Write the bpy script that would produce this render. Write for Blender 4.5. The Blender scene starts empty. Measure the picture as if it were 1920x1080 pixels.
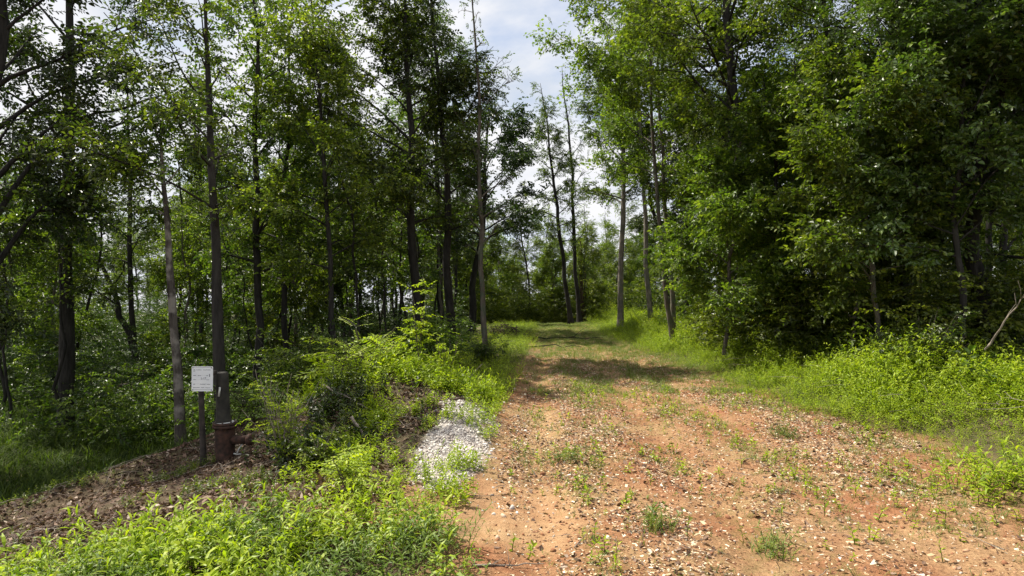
import bpy, math
import numpy as np

# ------------------------------------------------------------------ camera, sky, sun, exposure
S = bpy.context.scene
COL = S.collection
F = 1150.0            # focal length in pixels of a 1920 px wide frame
CAMZ = 2.0
cam_d = bpy.data.cameras.new("camera")
cam = bpy.data.objects.new("camera", cam_d)
COL.objects.link(cam)
cam_d.sensor_width = 36.0
cam_d.lens = 36.0 * F / 1920.0
cam_d.clip_start = 0.05
cam_d.clip_end = 3000.0
cam.location = (0, 0, CAMZ)
cam.rotation_euler = (math.radians(91.0), 0, 0)
S.camera = cam

SUN_EL = math.radians(56)
SUN_AZ = math.radians(-58)          # from +Y towards +X
sdir = (math.sin(SUN_AZ) * math.cos(SUN_EL), math.cos(SUN_AZ) * math.cos(SUN_EL), math.sin(SUN_EL))

w = bpy.data.worlds.new("World")
S.world = w
w.use_nodes = True
nt = w.node_tree
nt.nodes.clear()
N = nt.nodes.new
L = nt.links.new
out = N("ShaderNodeOutputWorld")
sky = N("ShaderNodeTexSky")
sky.sky_type = 'NISHITA'
sky.sun_disc = False
sky.sun_elevation = SUN_EL
sky.sun_rotation = SUN_AZ
bg_sky = N("ShaderNodeBackground")
bg_sky.inputs[1].default_value = 0.09
L(sky.outputs[0], bg_sky.inputs[0])
tc = N("ShaderNodeTexCoord")
sep = N("ShaderNodeSeparateXYZ")
L(tc.outputs['Generated'], sep.inputs[0])
add = N("ShaderNodeMath"); add.operation = 'ADD'; add.inputs[1].default_value = 0.25
L(sep.outputs[2], add.inputs[0])
dx = N("ShaderNodeMath"); dx.operation = 'DIVIDE'
dy = N("ShaderNodeMath"); dy.operation = 'DIVIDE'
L(sep.outputs[0], dx.inputs[0]); L(add.outputs[0], dx.inputs[1])
L(sep.outputs[1], dy.inputs[0]); L(add.outputs[0], dy.inputs[1])
cmb = N("ShaderNodeCombineXYZ")
L(dx.outputs[0], cmb.inputs[0]); L(dy.outputs[0], cmb.inputs[1])
cmb.inputs[2].default_value = 7.1
n1 = N("ShaderNodeTexNoise")
n1.inputs['Scale'].default_value = 1.5
n1.inputs['Detail'].default_value = 9
n1.inputs['Roughness'].default_value = 0.56
n1.inputs['Distortion'].default_value = 0.25
L(cmb.outputs[0], n1.inputs['Vector'])
cr = N("ShaderNodeValToRGB")
cr.color_ramp.elements[0].position = 0.29
cr.color_ramp.elements[1].position = 0.47
L(n1.outputs[0], cr.inputs[0])
n2 = N("ShaderNodeTexNoise")
n2.inputs['Scale'].default_value = 2.6
n2.inputs['Detail'].default_value = 6
L(cmb.outputs[0], n2.inputs['Vector'])
cc = N("ShaderNodeValToRGB")
cc.color_ramp.elements[0].position = 0.30
cc.color_ramp.elements[0].color = (0.72, 0.78, 0.88, 1)
cc.color_ramp.elements[1].position = 0.54
cc.color_ramp.elements[1].color = (1.0, 1.0, 1.03, 1)
L(n2.outputs[0], cc.inputs[0])
bg_cl = N("ShaderNodeBackground")
bg_cl.inputs[1].default_value = 0.56
L(cc.outputs[0], bg_cl.inputs[0])
mx = N("ShaderNodeMixShader")
L(cr.outputs[0], mx.inputs[0])
L(bg_sky.outputs[0], mx.inputs[1])
L(bg_cl.outputs[0], mx.inputs[2])
L(mx.outputs[0], out.inputs[0])

sun_d = bpy.data.lights.new("sun", 'SUN')
sun_d.energy = 5.0
sun_d.angle = math.radians(0.5)
sun_d.color = (1.0, 0.94, 0.80)
sun = bpy.data.objects.new("sun", sun_d)
COL.objects.link(sun)
from mathutils import Vector
sun.rotation_euler = Vector(sdir).to_track_quat('Z', 'Y').to_euler()
sun.location = (-20, 20, 30)

S.view_settings.view_transform = 'Standard'
S.view_settings.look = 'None'
S.view_settings.gamma = 1.0
S.view_settings.exposure = 0.82
S.render.engine = 'CYCLES'
cy = S.cycles
cy.max_bounces = 5
cy.diffuse_bounces = 3
cy.glossy_bounces = 2
cy.transmission_bounces = 3
cy.transparent_max_bounces = 4
cy.caustics_reflective = False
cy.caustics_refractive = False
cy.use_denoising = True
cy.use_adaptive_sampling = True
cy.adaptive_threshold = 0.02
S.render.use_persistent_data = False

# ------------------------------------------------------------------ numeric helpers
def fade(t): return t * t * (3 - 2 * t)
def ss(a, b, x): return fade(np.clip((np.asarray(x, float) - a) / (b - a), 0, 1))

def _hash(ix, iy, seed):
    n = (ix.astype(np.int64) * 374761393 + iy.astype(np.int64) * 668265263 + seed * 982451653) & 0x7fffffff
    n = ((n ^ (n >> 13)) * 1274126177) & 0x7fffffff
    return ((n ^ (n >> 16)) & 0xffff) / 65535.0

def vnoise(x, y, seed=0):
    x = np.asarray(x, float); y = np.asarray(y, float)
    ix = np.floor(x); iy = np.floor(y)
    fx = fade(x - ix); fy = fade(y - iy)
    a = _hash(ix, iy, seed); b = _hash(ix + 1, iy, seed)
    c = _hash(ix, iy + 1, seed); d = _hash(ix + 1, iy + 1, seed)
    return a + (b - a) * fx + (c - a) * fy + (a - b - c + d) * fx * fy

def fbm(x, y, o=4, seed=0):
    s = 0; amp = 1; tot = 0
    for i in range(o):
        s = s + amp * vnoise(x * 2 ** i, y * 2 ** i, seed + i * 17)
        tot += amp; amp *= 0.5
    return s / tot

def x_left(y):   # left edge of the track
    y = np.asarray(y, float)
    return -0.55 + 0.038 * y + 0.45 * ss(15, 26, y) + 0.25 * (fbm(y * 0.45, y * 0 + 3, 3, 5) - 0.5) - 0.12 * ss(5.2, 3.6, y)

def x_right(y):
    y = np.asarray(y, float)
    return 4.15 + 0.034 * y - 0.9 * ss(18, 34, y) + 0.9 * np.exp(-((y - 8.8) / 2.2) ** 2) + 0.7 * (fbm(y * 0.4, y * 0 + 9, 3, 8) - 0.5)

def height(x, y):
    x = np.asarray(x, float); y = np.asarray(y, float)
    xl = x_left(y); xr = x_right(y)
    lft = xl - x
    rgt = x - xr
    z = 0.25 * ss(20, 42, y) - np.clip((y - 44) * 0.07, 0, 9) * 1.0
    z = z - 1.2 * ss(1.4, 8.6, lft) * ss(2.0, 5.0, y + 0.4 * np.clip(lft, 0, 3)) * (1 - 0.75 * ss(26, 44, y))
    rdg = y - (8.8 + 1.43 * (x + 6.6)) - 0.5 * (fbm(x * .6, y * .6, 2, 19) - .5)
    z = z - 0.42 * ss(-0.2, 1.8, rdg) * ss(-2.6, -4.6, x) * (1 - ss(24, 40, y)) + 0.24 * np.exp(-((rdg + .5) / .9) ** 2) * ss(-3.6, -5.0, x) * ss(-8.5, -6, x) 
    z = z + 0.70 * np.exp(-((x + 2.35) / 1.55) ** 2 - ((y - 10.6) / 1.75) ** 2)
    z = z + 0.20 * np.exp(-((x + 0.85) / 0.55) ** 2 - ((y - 9.0) / 1.2) ** 2)
    z = z + 0.10 * np.exp(-((x + 2.4) / 1.7) ** 2 - ((y - 4.9) / 1.0) ** 2)
    z = z + 0.35 * ss(0.0, 3.0, rgt) + 0.25 * ss(4, 20, rgt)
    intrk = ss(-0.2, 0.5, -lft) * ss(-0.2, 0.5, -rgt)
    # wheel ruts and rough clay
    for c, wd, dp in ((0.62, 0.28, 0.07), (2.35, 0.26, 0.06), (3.7, 0.26, 0.05)):
        z = z - intrk * dp * np.exp(-((x - (xl + c)) / wd) ** 2)
    z = z + (0.05 + 0.05 * (1 - intrk)) * (fbm(x * 0.8, y * 0.8, 3, 3) - 0.5)
    z = z + (0.030 + 0.045 * (1 - intrk)) * (fbm(x * 3.1, y * 3.1, 3, 31) - 0.5)
    z = z + 0.022 * (fbm(x * 11, y * 11, 2, 77) - 0.5)
    return z

def quads_obj(name, V, Fq, mat, parent=None, rnd=None, smooth=False, tris=None, extra=None):
    """one mesh object from numpy arrays; Fq (M,4) quads, tris (K,3)"""
    me = bpy.data.meshes.new(name)
    V = np.ascontiguousarray(V, dtype=np.float32)
    nq = 0 if Fq is None else len(Fq)
    nt_ = 0 if tris is None else len(tris)
    me.vertices.add(len(V)); me.vertices.foreach_set('co', V.ravel())
    idx = []
    if nq: idx.append(np.asarray(Fq, np.int32).ravel())
    if nt_: idx.append(np.asarray(tris, np.int32).ravel())
    idx = np.concatenate(idx)
    me.loops.add(len(idx)); me.loops.foreach_set('vertex_index', idx)
    me.polygons.add(nq + nt_)
    ls = np.concatenate([np.arange(nq) * 4, nq * 4 + np.arange(nt_) * 3]).astype(np.int32)
    me.polygons.foreach_set('loop_start', ls)
    me.polygons.foreach_set('use_smooth', np.full(nq + nt_, bool(smooth)))
    me.update(calc_edges=True)
    if rnd is not None:
        a = me.attributes.new('rnd', 'FLOAT', 'POINT')
        a.data.foreach_set('value', np.ascontiguousarray(rnd, np.float32))
    if extra:
        for k, v in extra.items():
            a = me.attributes.new(k, 'FLOAT', 'POINT')
            a.data.foreach_set('value', np.ascontiguousarray(v, np.float32))
    if mat: me.materials.append(mat)
    o = bpy.data.objects.new(name, me)
    COL.objects.link(o)
    if parent is not None: o.parent = parent
    return o

def tag(o, label=None, cat=None, group=None, kind=None):
    if label: o['label'] = label
    if cat: o['category'] = cat
    if group: o['group'] = group
    if kind: o['kind'] = kind
    return o

def empty(name, loc, rz=0.0):
    o = bpy.data.objects.new(name, None)
    COL.objects.link(o)
    o.location = loc; o.rotation_euler = (0, 0, rz)
    o.empty_display_size = 0.3
    return o

class Geo:
    """collects quads and tris"""
    def __init__(s): s.v = []; s.q = []; s.t = []; s.n = 0
    def add(s, V, Q=None, T=None):
        V = np.asarray(V, float)
        if Q is not None and len(Q): s.q.append(np.asarray(Q) + s.n)
        if T is not None and len(T): s.t.append(np.asarray(T) + s.n)
        s.v.append(V); s.n += len(V)
    def tube(s, P, R, sides=6, cap=True):
        P = np.asarray(P, float); R = np.asarray(R, float); n = len(P)
        T = np.gradient(P, axis=0); T /= np.linalg.norm(T, axis=1, keepdims=True) + 1e-9
        up = np.array([0, 0, 1.0]) if abs(T[0][2]) < 0.9 else np.array([1.0, 0, 0])
        A = np.cross(T, up); A /= np.linalg.norm(A, axis=1, keepdims=True) + 1e-9
        B = np.cross(T, A)
        an = np.arange(sides) * 2 * math.pi / sides
        V = P[:, None, :] + R[:, None, None] * (A[:, None, :] * np.cos(an)[None, :, None] + B[:, None, :] * np.sin(an)[None, :, None])
        V = V.reshape(-1, 3)
        i = np.arange(n - 1)[:, None] * sides; j = np.arange(sides)[None, :]; j2 = (j + 1) % sides
        Q = np.stack([i + j, i + j2, i + sides + j2, i + sides + j], -1).reshape(-1, 4)
        T3 = None
        if cap:
            V = np.vstack([V, P[0], P[-1]])
            c0 = n * sides; c1 = c0 + 1; jj = np.arange(sides); jn = (jj + 1) % sides
            T3 = np.vstack([np.stack([jn, jj, np.full(sides, c0)], -1),
                            np.stack([(n - 1) * sides + jj, (n - 1) * sides + jn, np.full(sides, c1)], -1)])
        s.add(V, Q, T3)
    def box(s, c, h, rot=None):
        x, y, z = h
        V = np.array([[a, b, d] for a in (-x, x) for b in (-y, y) for d in (-z, z)], float)
        if rot is not None: V = V @ np.asarray(rot).T
        V += np.asarray(c)
        s.add(V, [[0, 1, 3, 2], [4, 6, 7, 5], [0, 4, 5, 1], [2, 3, 7, 6], [0, 2, 6, 4], [1, 5, 7, 3]])
    def build(s, name, mat, parent=None, smooth=True, extra=None, rnd=None):
        return quads_obj(name, np.vstack(s.v), np.vstack(s.q) if s.q else None, mat, parent, rnd, smooth,
                         np.vstack(s.t) if s.t else None, extra)

# ------------------------------------------------------------------ materials
def mat_new(name):
    m = bpy.data.materials.new(name); m.use_nodes = True
    m.node_tree.nodes.clear()
    return m, m.node_tree.nodes.new, m.node_tree.links.new

def ramp(node, stops):
    el = node.color_ramp.elements
    while len(el) < len(stops): el.new(0.5)
    for e, (p, c) in zip(el, stops):
        e.position = p; e.color = (c[0], c[1], c[2], 1)

def leaf_mat(name, stops, trans=0.45, tcol=(1.5, 1.7, 0.6), rough=0.42, spec=0.45, var=0.0):
    m, N, L = mat_new(name)
    at = N("ShaderNodeAttribute"); at.attribute_name = 'rnd'
    r = N("ShaderNodeValToRGB"); ramp(r, stops)
    L(at.outputs['Fac'], r.inputs[0])
    col = r.outputs[0]
    if var:
        oi = N("ShaderNodeObjectInfo")
        hs = N("ShaderNodeHueSaturation")
        mp = N("ShaderNodeMapRange"); mp.inputs[3].default_value = 1 - var; mp.inputs[4].default_value = 1 + var
        L(oi.outputs['Random'], mp.inputs[0])
        mp2 = N("ShaderNodeMapRange"); mp2.inputs[3].default_value = 0.5 - var * 0.06; mp2.inputs[4].default_value = 0.5 + var * 0.05
        L(oi.outputs['Random'], mp2.inputs[0])
        L(mp.outputs[0], hs.inputs['Value']); L(mp2.outputs[0], hs.inputs['Hue'])
        L(col, hs.inputs['Color']); col = hs.outputs[0]
    p = N("ShaderNodeBsdfPrincipled")
    p.inputs['Roughness'].default_value = rough
    p.inputs['Specular IOR Level'].default_value = spec
    L(col, p.inputs['Base Color'])
    t = N("ShaderNodeBsdfTranslucent")
    mul = N("ShaderNodeMix"); mul.data_type = 'RGBA'; mul.blend_type = 'MULTIPLY'
    mul.inputs[0].default_value = 1.0
    mul.inputs[7].default_value = (tcol[0], tcol[1], tcol[2], 1)
    L(col, mul.inputs[6])
    L(mul.outputs[2], t.inputs[0])
    ms = N("ShaderNodeMixShader"); ms.inputs[0].default_value = trans
    L(p.outputs[0], ms.inputs[1]); L(t.outputs[0], ms.inputs[2])
    o = N("ShaderNodeOutputMaterial"); L(ms.outputs[0], o.inputs[0])
    return m

TW = (0.05, 0.038, 0.025)
M = {}
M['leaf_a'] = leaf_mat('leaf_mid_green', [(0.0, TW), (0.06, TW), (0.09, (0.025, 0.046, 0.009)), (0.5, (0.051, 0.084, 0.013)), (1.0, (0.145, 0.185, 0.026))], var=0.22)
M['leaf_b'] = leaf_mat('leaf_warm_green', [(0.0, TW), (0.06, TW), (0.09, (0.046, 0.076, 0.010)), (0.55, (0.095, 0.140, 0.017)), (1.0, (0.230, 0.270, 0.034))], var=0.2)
M['leaf_c'] = leaf_mat('leaf_deep_green_shade', [(0.0, TW), (0.06, TW), (0.09, (0.016, 0.032, 0.008)), (0.55, (0.031, 0.056, 0.011)), (1.0, (0.080, 0.115, 0.020))], trans=0.3, var=0.2)  # deep green; its darkness also stands in for shade on brush and plants
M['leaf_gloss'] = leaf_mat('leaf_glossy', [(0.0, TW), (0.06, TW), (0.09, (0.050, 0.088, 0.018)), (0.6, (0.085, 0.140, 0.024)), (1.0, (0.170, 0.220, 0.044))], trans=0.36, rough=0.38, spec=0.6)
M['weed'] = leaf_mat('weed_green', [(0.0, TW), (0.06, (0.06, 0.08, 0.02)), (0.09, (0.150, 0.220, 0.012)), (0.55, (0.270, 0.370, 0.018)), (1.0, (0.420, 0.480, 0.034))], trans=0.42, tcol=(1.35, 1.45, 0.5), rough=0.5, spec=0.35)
M['weed_blue'] = leaf_mat('weed_bluish', [(0.0, TW), (0.06, (0.05, 0.07, 0.02)), (0.09, (0.070, 0.120, 0.016)), (0.6, (0.125, 0.195, 0.024)), (1.0, (0.210, 0.275, 0.040))], trans=0.35, rough=0.55, spec=0.4)
M['grass'] = leaf_mat('grass_green', [(0.0, (0.16, 0.13, 0.06)), (0.12, (0.07, 0.11, 0.018)), (0.6, (0.135, 0.19, 0.026)), (0.85, (0.21, 0.25, 0.05)), (1.0, (0.30, 0.26, 0.11))], trans=0.35, rough=0.55)
M['shade_grass'] = leaf_mat('grass_shade_green', [(0.0, (0.035, 0.045, 0.014)), (0.3, (0.028, 0.055, 0.012)), (1.0, (0.080, 0.110, 0.016))], trans=0.35, rough=0.7, spec=0.15)  # grass colour lowered to carry the shade of the hollow
M['litter'] = leaf_mat('dry_leaves', [(0.0, (0.045, 0.026, 0.018)), (0.35, (0.11, 0.06, 0.038)), (0.7, (0.20, 0.125, 0.085)), (0.9, (0.32, 0.225, 0.165)), (1.0, (0.50, 0.42, 0.34))], trans=0.08, rough=0.7, spec=0.3)
M['chips'] = leaf_mat('wood_chips', [(0.0, (0.07, 0.035, 0.02)), (0.28, (0.22, 0.10, 0.05)), (0.5, (0.42, 0.27, 0.15)), (0.78, (0.60, 0.49, 0.33)), (1.0, (0.76, 0.70, 0.58))], trans=0.0, rough=0.75, spec=0.25)
M['stones'] = leaf_mat('gravel_stones', [(0.0, (0.20, 0.16, 0.14)), (0.35, (0.42, 0.37, 0.34)), (0.8, (0.62, 0.58, 0.54)), (1.0, (0.75, 0.71, 0.66))], trans=0.0, rough=0.8, spec=0.3)

def bark_mat(name, dark, light, scale=9.0, patch=None):
    m, N, L = mat_new(name)
    tc = N("ShaderNodeTexCoord"); mp = N("ShaderNodeMapping")
    mp.inputs['Scale'].default_value = (1, 1, 0.22)
    L(tc.outputs['Object'], mp.inputs[0])
    n = N("ShaderNodeTexNoise"); n.inputs['Scale'].default_value = scale; n.inputs['Detail'].default_value = 8
    n.inputs['Roughness'].default_value = 0.65
    L(mp.outputs[0], n.inputs['Vector'])
    v = N("ShaderNodeTexVoronoi"); v.inputs['Scale'].default_value = scale * 1.7
    L(mp.outputs[0], v.inputs['Vector'])
    r = N("ShaderNodeValToRGB"); ramp(r, [(0.3, dark), (0.68, light)])
    L(n.outputs[0], r.inputs[0])
    col = r.outputs[0]
    if patch:
        n2 = N("ShaderNodeTexNoise"); n2.inputs['Scale'].default_value = 2.2; n2.inputs['Detail'].default_value = 5
        L(tc.outputs['Object'], n2.inputs['Vector'])
        r2 = N("ShaderNodeValToRGB"); ramp(r2, [(0.5, (0, 0, 0)), (0.6, (1, 1, 1))])
        L(n2.outputs[0], r2.inputs[0])
        mm = N("ShaderNodeMix"); mm.data_type = 'RGBA'
        L(r2.outputs[0], mm.inputs[0]); L(col, mm.inputs[6]); mm.inputs[7].default_value = (*patch, 1)
        col = mm.outputs[2]
    p = N("ShaderNodeBsdfPrincipled"); p.inputs['Roughness'].default_value = 0.9
    p.inputs['Specular IOR Level'].default_value = 0.2
    L(col, p.inputs['Base Color'])
    b = N("ShaderNodeBump"); b.inputs['Strength'].default_value = 0.8; b.inputs['Distance'].default_value = 0.03
    ad = N("ShaderNodeMath"); ad.operation = 'ADD'
    L(n.outputs[0], ad.inputs[0]); L(v.outputs[0], ad.inputs[1])
    L(ad.outputs[0], b.inputs['Height']); L(b.outputs[0], p.inputs['Normal'])
    o = N("ShaderNodeOutputMaterial"); L(p.outputs[0], o.inputs[0])
    return m

M['bark_dark'] = bark_mat('bark_dark', (0.012, 0.011, 0.010), (0.048, 0.044, 0.039))
M['bark_mid'] = bark_mat('bark_mid', (0.055, 0.044, 0.035), (0.17, 0.145, 0.12), patch=(0.09, 0.10, 0.07))
M['bark_pale'] = bark_mat('bark_pale', (0.085, 0.072, 0.058), (0.27, 0.235, 0.195), patch=(0.13, 0.125, 0.10))
M['bark_snag'] = bark_mat('bark_snag', (0.035, 0.029, 0.025), (0.13, 0.11, 0.095), patch=(0.27, 0.24, 0.21))
M['bark_red'] = bark_mat('bark_red', (0.04, 0.030, 0.024), (0.14, 0.095, 0.075))
M['dead_wood'] = bark_mat('dead_wood', (0.10, 0.08, 0.065), (0.34, 0.29, 0.24), 14)

def ground_mat():
    m, N, L = mat_new('earth')
    tc = N("ShaderNodeTexCoord")
    def noise(scale, det=6, ro=0.6, vec=None):
        n = N("ShaderNodeTexNoise"); n.inputs['Scale'].default_value = scale
        n.inputs['Detail'].default_value = det; n.inputs['Roughness'].default_value = ro
        L(vec or tc.outputs['Object'], n.inputs['Vector']); return n.outputs[0]
    def rmp(src, stops):
        r = N("ShaderNodeValToRGB"); ramp(r, stops); L(src, r.inputs[0]); return r.outputs[0]
    def mix(f, a, b, mode='MIX'):
        x = N("ShaderNodeMix"); x.data_type = 'RGBA'; x.blend_type = mode
        if isinstance(f, float): x.inputs[0].default_value = f
        else: L(f, x.inputs[0])
        for s, i in ((a, 6), (b, 7)):
            if isinstance(s, tuple): x.inputs[i].default_value = (*s, 1)
            else: L(s, x.inputs[i])
        return x.outputs[2]
    def attr(n):
        a = N("ShaderNodeAttribute"); a.attribute_name = n; return a.outputs['Fac']
    def math_(op, a, b):
        x = N("ShaderNodeMath"); x.operation = op; x.use_clamp = True
        for s, i in ((a, 0), (b, 1)):
            if isinstance(s, float): x.inputs[i].default_value = s
            else: L(s, x.inputs[i])
        return x.outputs[0]
    fine = noise(38, 8, 0.7)
    med = noise(6, 6, 0.6)
    big = noise(0.9, 4, 0.55)
    grain = noise(160, 3, 0.6)
    # clay of the track
    clay = rmp(med, [(0.28, (0.155, 0.070, 0.034)), (0.50, (0.265, 0.132, 0.066)), (0.72, (0.385, 0.235, 0.125))])
    clay2 = rmp(big, [(0.40, (0.275, 0.115, 0.058)), (0.60, (0.375, 0.245, 0.132))])
    clay = mix(0.55, clay, clay2)
    spk = rmp(fine, [(0.40, (0.60, 0.55, 0.5)), (0.50, (0.98, 0.98, 0.98)), (0.62, (1.25, 1.25, 1.22))])
    clay = mix(0.8, clay, spk, 'MULTIPLY')
    mud = rmp(med, [(0.35, (0.36, 0.21, 0.105)), (0.65, (0.46, 0.30, 0.165))])
    clay = mix(math_('MULTIPLY', attr('mud'), 0.6), clay, mud)
    # humus and litter beside it
    soil = rmp(fine, [(0.3, (0.035, 0.022, 0.015)), (0.5, (0.085, 0.052, 0.036)), (0.7, (0.16, 0.105, 0.075))])
    moss = rmp(fine, [(0.3, (0.022, 0.038, 0.012)), (0.7, (0.06, 0.095, 0.028))])
    grn = math_('MULTIPLY', attr('green'), rmp(med, [(0.35, (0, 0, 0)), (0.6, (1, 1, 1))]))
    off = mix(grn, soil, moss)
    grv = rmp(fine, [(0.3, (0.24, 0.20, 0.18)), (0.5, (0.42, 0.38, 0.35)), (0.7, (0.58, 0.54, 0.50))])
    c = mix(attr('track'), off, clay)
    tg = math_('MULTIPLY', attr('tgreen'), rmp(noise(9, 6, 0.7), [(0.42, (0, 0, 0)), (0.58, (1, 1, 1))]))
    c = mix(math_('MULTIPLY', tg, 0.8), c, (0.11, 0.135, 0.04))
    c = mix(attr('gravel'), c, grv)
    p = N("ShaderNodeBsdfPrincipled")
    L(c, p.inputs['Base Color'])
    p.inputs['Roughness'].default_value = 0.92
    p.inputs['Specular IOR Level'].default_value = 0.18
    b1 = N("ShaderNodeBump"); b1.inputs['Strength'].default_value = 0.9; b1.inputs['Distance'].default_value = 0.05
    L(med, b1.inputs['Height'])
    b2 = N("ShaderNodeBump"); b2.inputs['Strength'].default_value = 0.9; b2.inputs['Distance'].default_value = 0.02
    L(fine, b2.inputs['Height']); L(b1.outputs[0], b2.inputs['Normal'])
    b3 = N("ShaderNodeBump"); b3.inputs['Strength'].default_value = 0.5; b3.inputs['Distance'].default_value = 0.006
    L(grain, b3.inputs['Height']); L(b2.outputs[0], b3.inputs['Normal'])
    L(b3.outputs[0], p.inputs['Normal'])
    o = N("ShaderNodeOutputMaterial"); L(p.outputs[0], o.inputs[0])
    return m
M['earth'] = ground_mat()

def plain_mat(name, c1, c2, scale=20, rough=0.6, metal=0.0, bump=0.2, stops=(0.35, 0.65)):
    m, N, L = mat_new(name)
    tc = N("ShaderNodeTexCoord")
    n = N("ShaderNodeTexNoise"); n.inputs['Scale'].default_value = scale; n.inputs['Detail'].default_value = 6
    L(tc.outputs['Object'], n.inputs['Vector'])
    r = N("ShaderNodeValToRGB"); ramp(r, [(stops[0], c1), (stops[1], c2)]); L(n.outputs[0], r.inputs[0])
    p = N("ShaderNodeBsdfPrincipled"); L(r.outputs[0], p.inputs['Base Color'])
    p.inputs['Roughness'].default_value = rough; p.inputs['Metallic'].default_value = metal
    b = N("ShaderNodeBump"); b.inputs['Strength'].default_value = bump; b.inputs['Distance'].default_value = 0.004
    L(n.outputs[0], b.inputs['Height']); L(b.outputs[0], p.inputs['Normal'])
    o = N("ShaderNodeOutputMaterial"); L(p.outputs[0], o.inputs[0])
    return m

# ------------------------------------------------------------------ ground and track
def gravel_mask(x, y):
    a = ((x + 0.68 - 0.05 * (y - 8.3)) / 0.42) ** 2 + ((y - 8.4) / 2.1) ** 2
    a = a + 2.2 * (fbm(x * 2.3, y * 2.3, 4, 51) - 0.5)
    return 1 - ss(0.35, 1.5, a)

def build_ground():
    xf = np.arange(-9, 9.001, 0.07)
    xo = 9 + np.cumsum(0.09 * 1.09 ** np.arange(1, 75)); xo = xo[xo < 420]
    xs = np.concatenate([-xo[::-1], xf, xo])
    yf = np.arange(3.0, 14.001, 0.07)
    yo = 14 + np.cumsum(0.075 * 1.035 ** np.arange(1, 160)); yo = yo[yo < 500]
    yb = 3.0 - np.cumsum(0.1 * 1.25 ** np.arange(1, 26)); yb = yb[yb > -160]
    ys = np.concatenate([yb[::-1], yf, yo])
    X, Y = np.meshgrid(xs, ys)
    Z = height(X, Y)
    nx, ny = len(xs), len(ys)
    V = np.stack([X, Y, Z], -1).reshape(-1, 3)
    i = np.arange(ny - 1)[:, None] * nx + np.arange(nx - 1)[None, :]
    Q = np.stack([i, i + 1, i + nx + 1, i + nx], -1).reshape(-1, 4)
    x = V[:, 0]; y = V[:, 1]
    xl = x_left(y); xr = x_right(y)
    e = 0.5 * (fbm(x * 1.6, y * 1.6, 4, 12) - 0.5)
    track = ss(-0.35, 0.15, x - xl + e * 1.3) * ss(-0.5, 0.3, xr + 0.4 - x + e * 2)
    # clay bank to the left foreground edge
    track = np.maximum(track, 0.8 * (1 - ss(0.6, 1.3, ((x + 0.9) / 1.1) ** 2 + ((y - 6.0) / 0.9) ** 2 + e)))
    fore = 1 - ss(0.55, 1.1, ((x - 0.05) / 0.75) ** 2 + ((y - 5.8) / 1.0) ** 2 + 1.2 * e)
    m2 = 1 - ss(0.5, 1.1, ((x - 0.55) / 0.4) ** 2 + ((y - 10.2) / 1.6) ** 2 + e)
    m3 = 1 - ss(0.5, 1.1, ((x - 2.2) / 0.5) ** 2 + ((y - 5.6) / 0.6) ** 2 + e)
    mud = np.clip(fore + m2 + 0.0 * m3, 0, 1)
    tgreen = ss(15, 30, y) * 1.0 + 0.35 * ss(0.5, 0.65, fbm(x * 0.9, y * 0.5, 3, 91))
    green = ss(9, 12, y) * ss(0.35, 0.6, fbm(x * 0.6, y * 0.6, 3, 41)) * 0.9 + 0.25
    ex = dict(track=track, mud=mud, tgreen=np.clip(tgreen, 0, 1), green=np.clip(green, 0, 1), gravel=gravel_mask(x, y))
    cx = V[Q].mean(1)
    inside = (cx[:, 0] > x_left(cx[:, 1])) & (cx[:, 0] < x_right(cx[:, 1])) & (cx[:, 1] < 60) & (cx[:, 1] > -30)
    for nm, sel in (('ground', ~inside), ('dirt_path', inside)):
        q = Q[sel]
        used = np.unique(q)
        mp = np.zeros(len(V), np.int64); mp[used] = np.arange(len(used))
        o = quads_obj(nm, V[used], mp[q], M['earth'], smooth=True, extra={k: v[used] for k, v in ex.items()})
        tag(o, kind='structure')
build_ground()

# ------------------------------------------------------------------ leaf, spray and plant templates
# template = (V, Q, r) : r is a per-vertex local random in 0.1..1, 0 for twigs and stems
def leaf_ovate(l, wd, fold=0.25, droop=0.12):
    V = np.array([[0, 0, 0], [0.36, -0.5, fold], [0.72, -0.36, fold * 0.7 - droop * 0.5], [1, 0, -droop],
                  [0.72, 0.36, fold * 0.7 - droop * 0.5], [0.36, 0.5, fold]], float)
    V[:, 0] *= l; V[:, 1] *= wd; V[:, 2] *= wd
    return V, np.array([[0, 1, 2, 3], [0, 3, 4, 5]])

def leaf_lance(l, wd, droop=0.25):
    V = []
    for t, ww in ((0, .12), (.3, 1), (.65, .8), (1, .04)):
        z = 0.12 * math.sin(t * 2.2) * l - droop * l * t * t
        V += [[t * l * (1 - 0.15 * droop * t), -ww * wd / 2, z + 0.18 * wd * ww], [t * l * (1 - 0.15 * droop * t), ww * wd / 2, z + 0.18 * wd * ww]]
    V = np.array(V)
    return V, np.array([[0, 1, 3, 2], [2, 3, 5, 4], [4, 5, 7, 6]])

def leaf_lobed(l):
    an = [-118, -58, 0, 58, 118]; tip = [.55, .82, 1.0, .82, .55]
    nt_ = [-150, -88, -30, 30, 88, 150]; nr = [.16, .42, .52, .52, .42, .16]
    V = [[0, 0, 0]]
    c = np.array([0.42, 0, 0])
    for a, r in zip(an, tip): V.append([0.42 + .62 * r * math.cos(math.radians(a)), .62 * r * math.sin(math.radians(a)), -0.05 * r])
    for a, r in zip(nt_, nr): V.append([0.42 + .62 * r * math.cos(math.radians(a)), .62 * r * math.sin(math.radians(a)), 0.06])
    V.append([0.42, 0, -0.02])
    V = np.array(V) * l
    Q = [[12, 6 + i, 1 + i, 7 + i] for i in range(5)]
    return V, np.array(Q)

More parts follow.
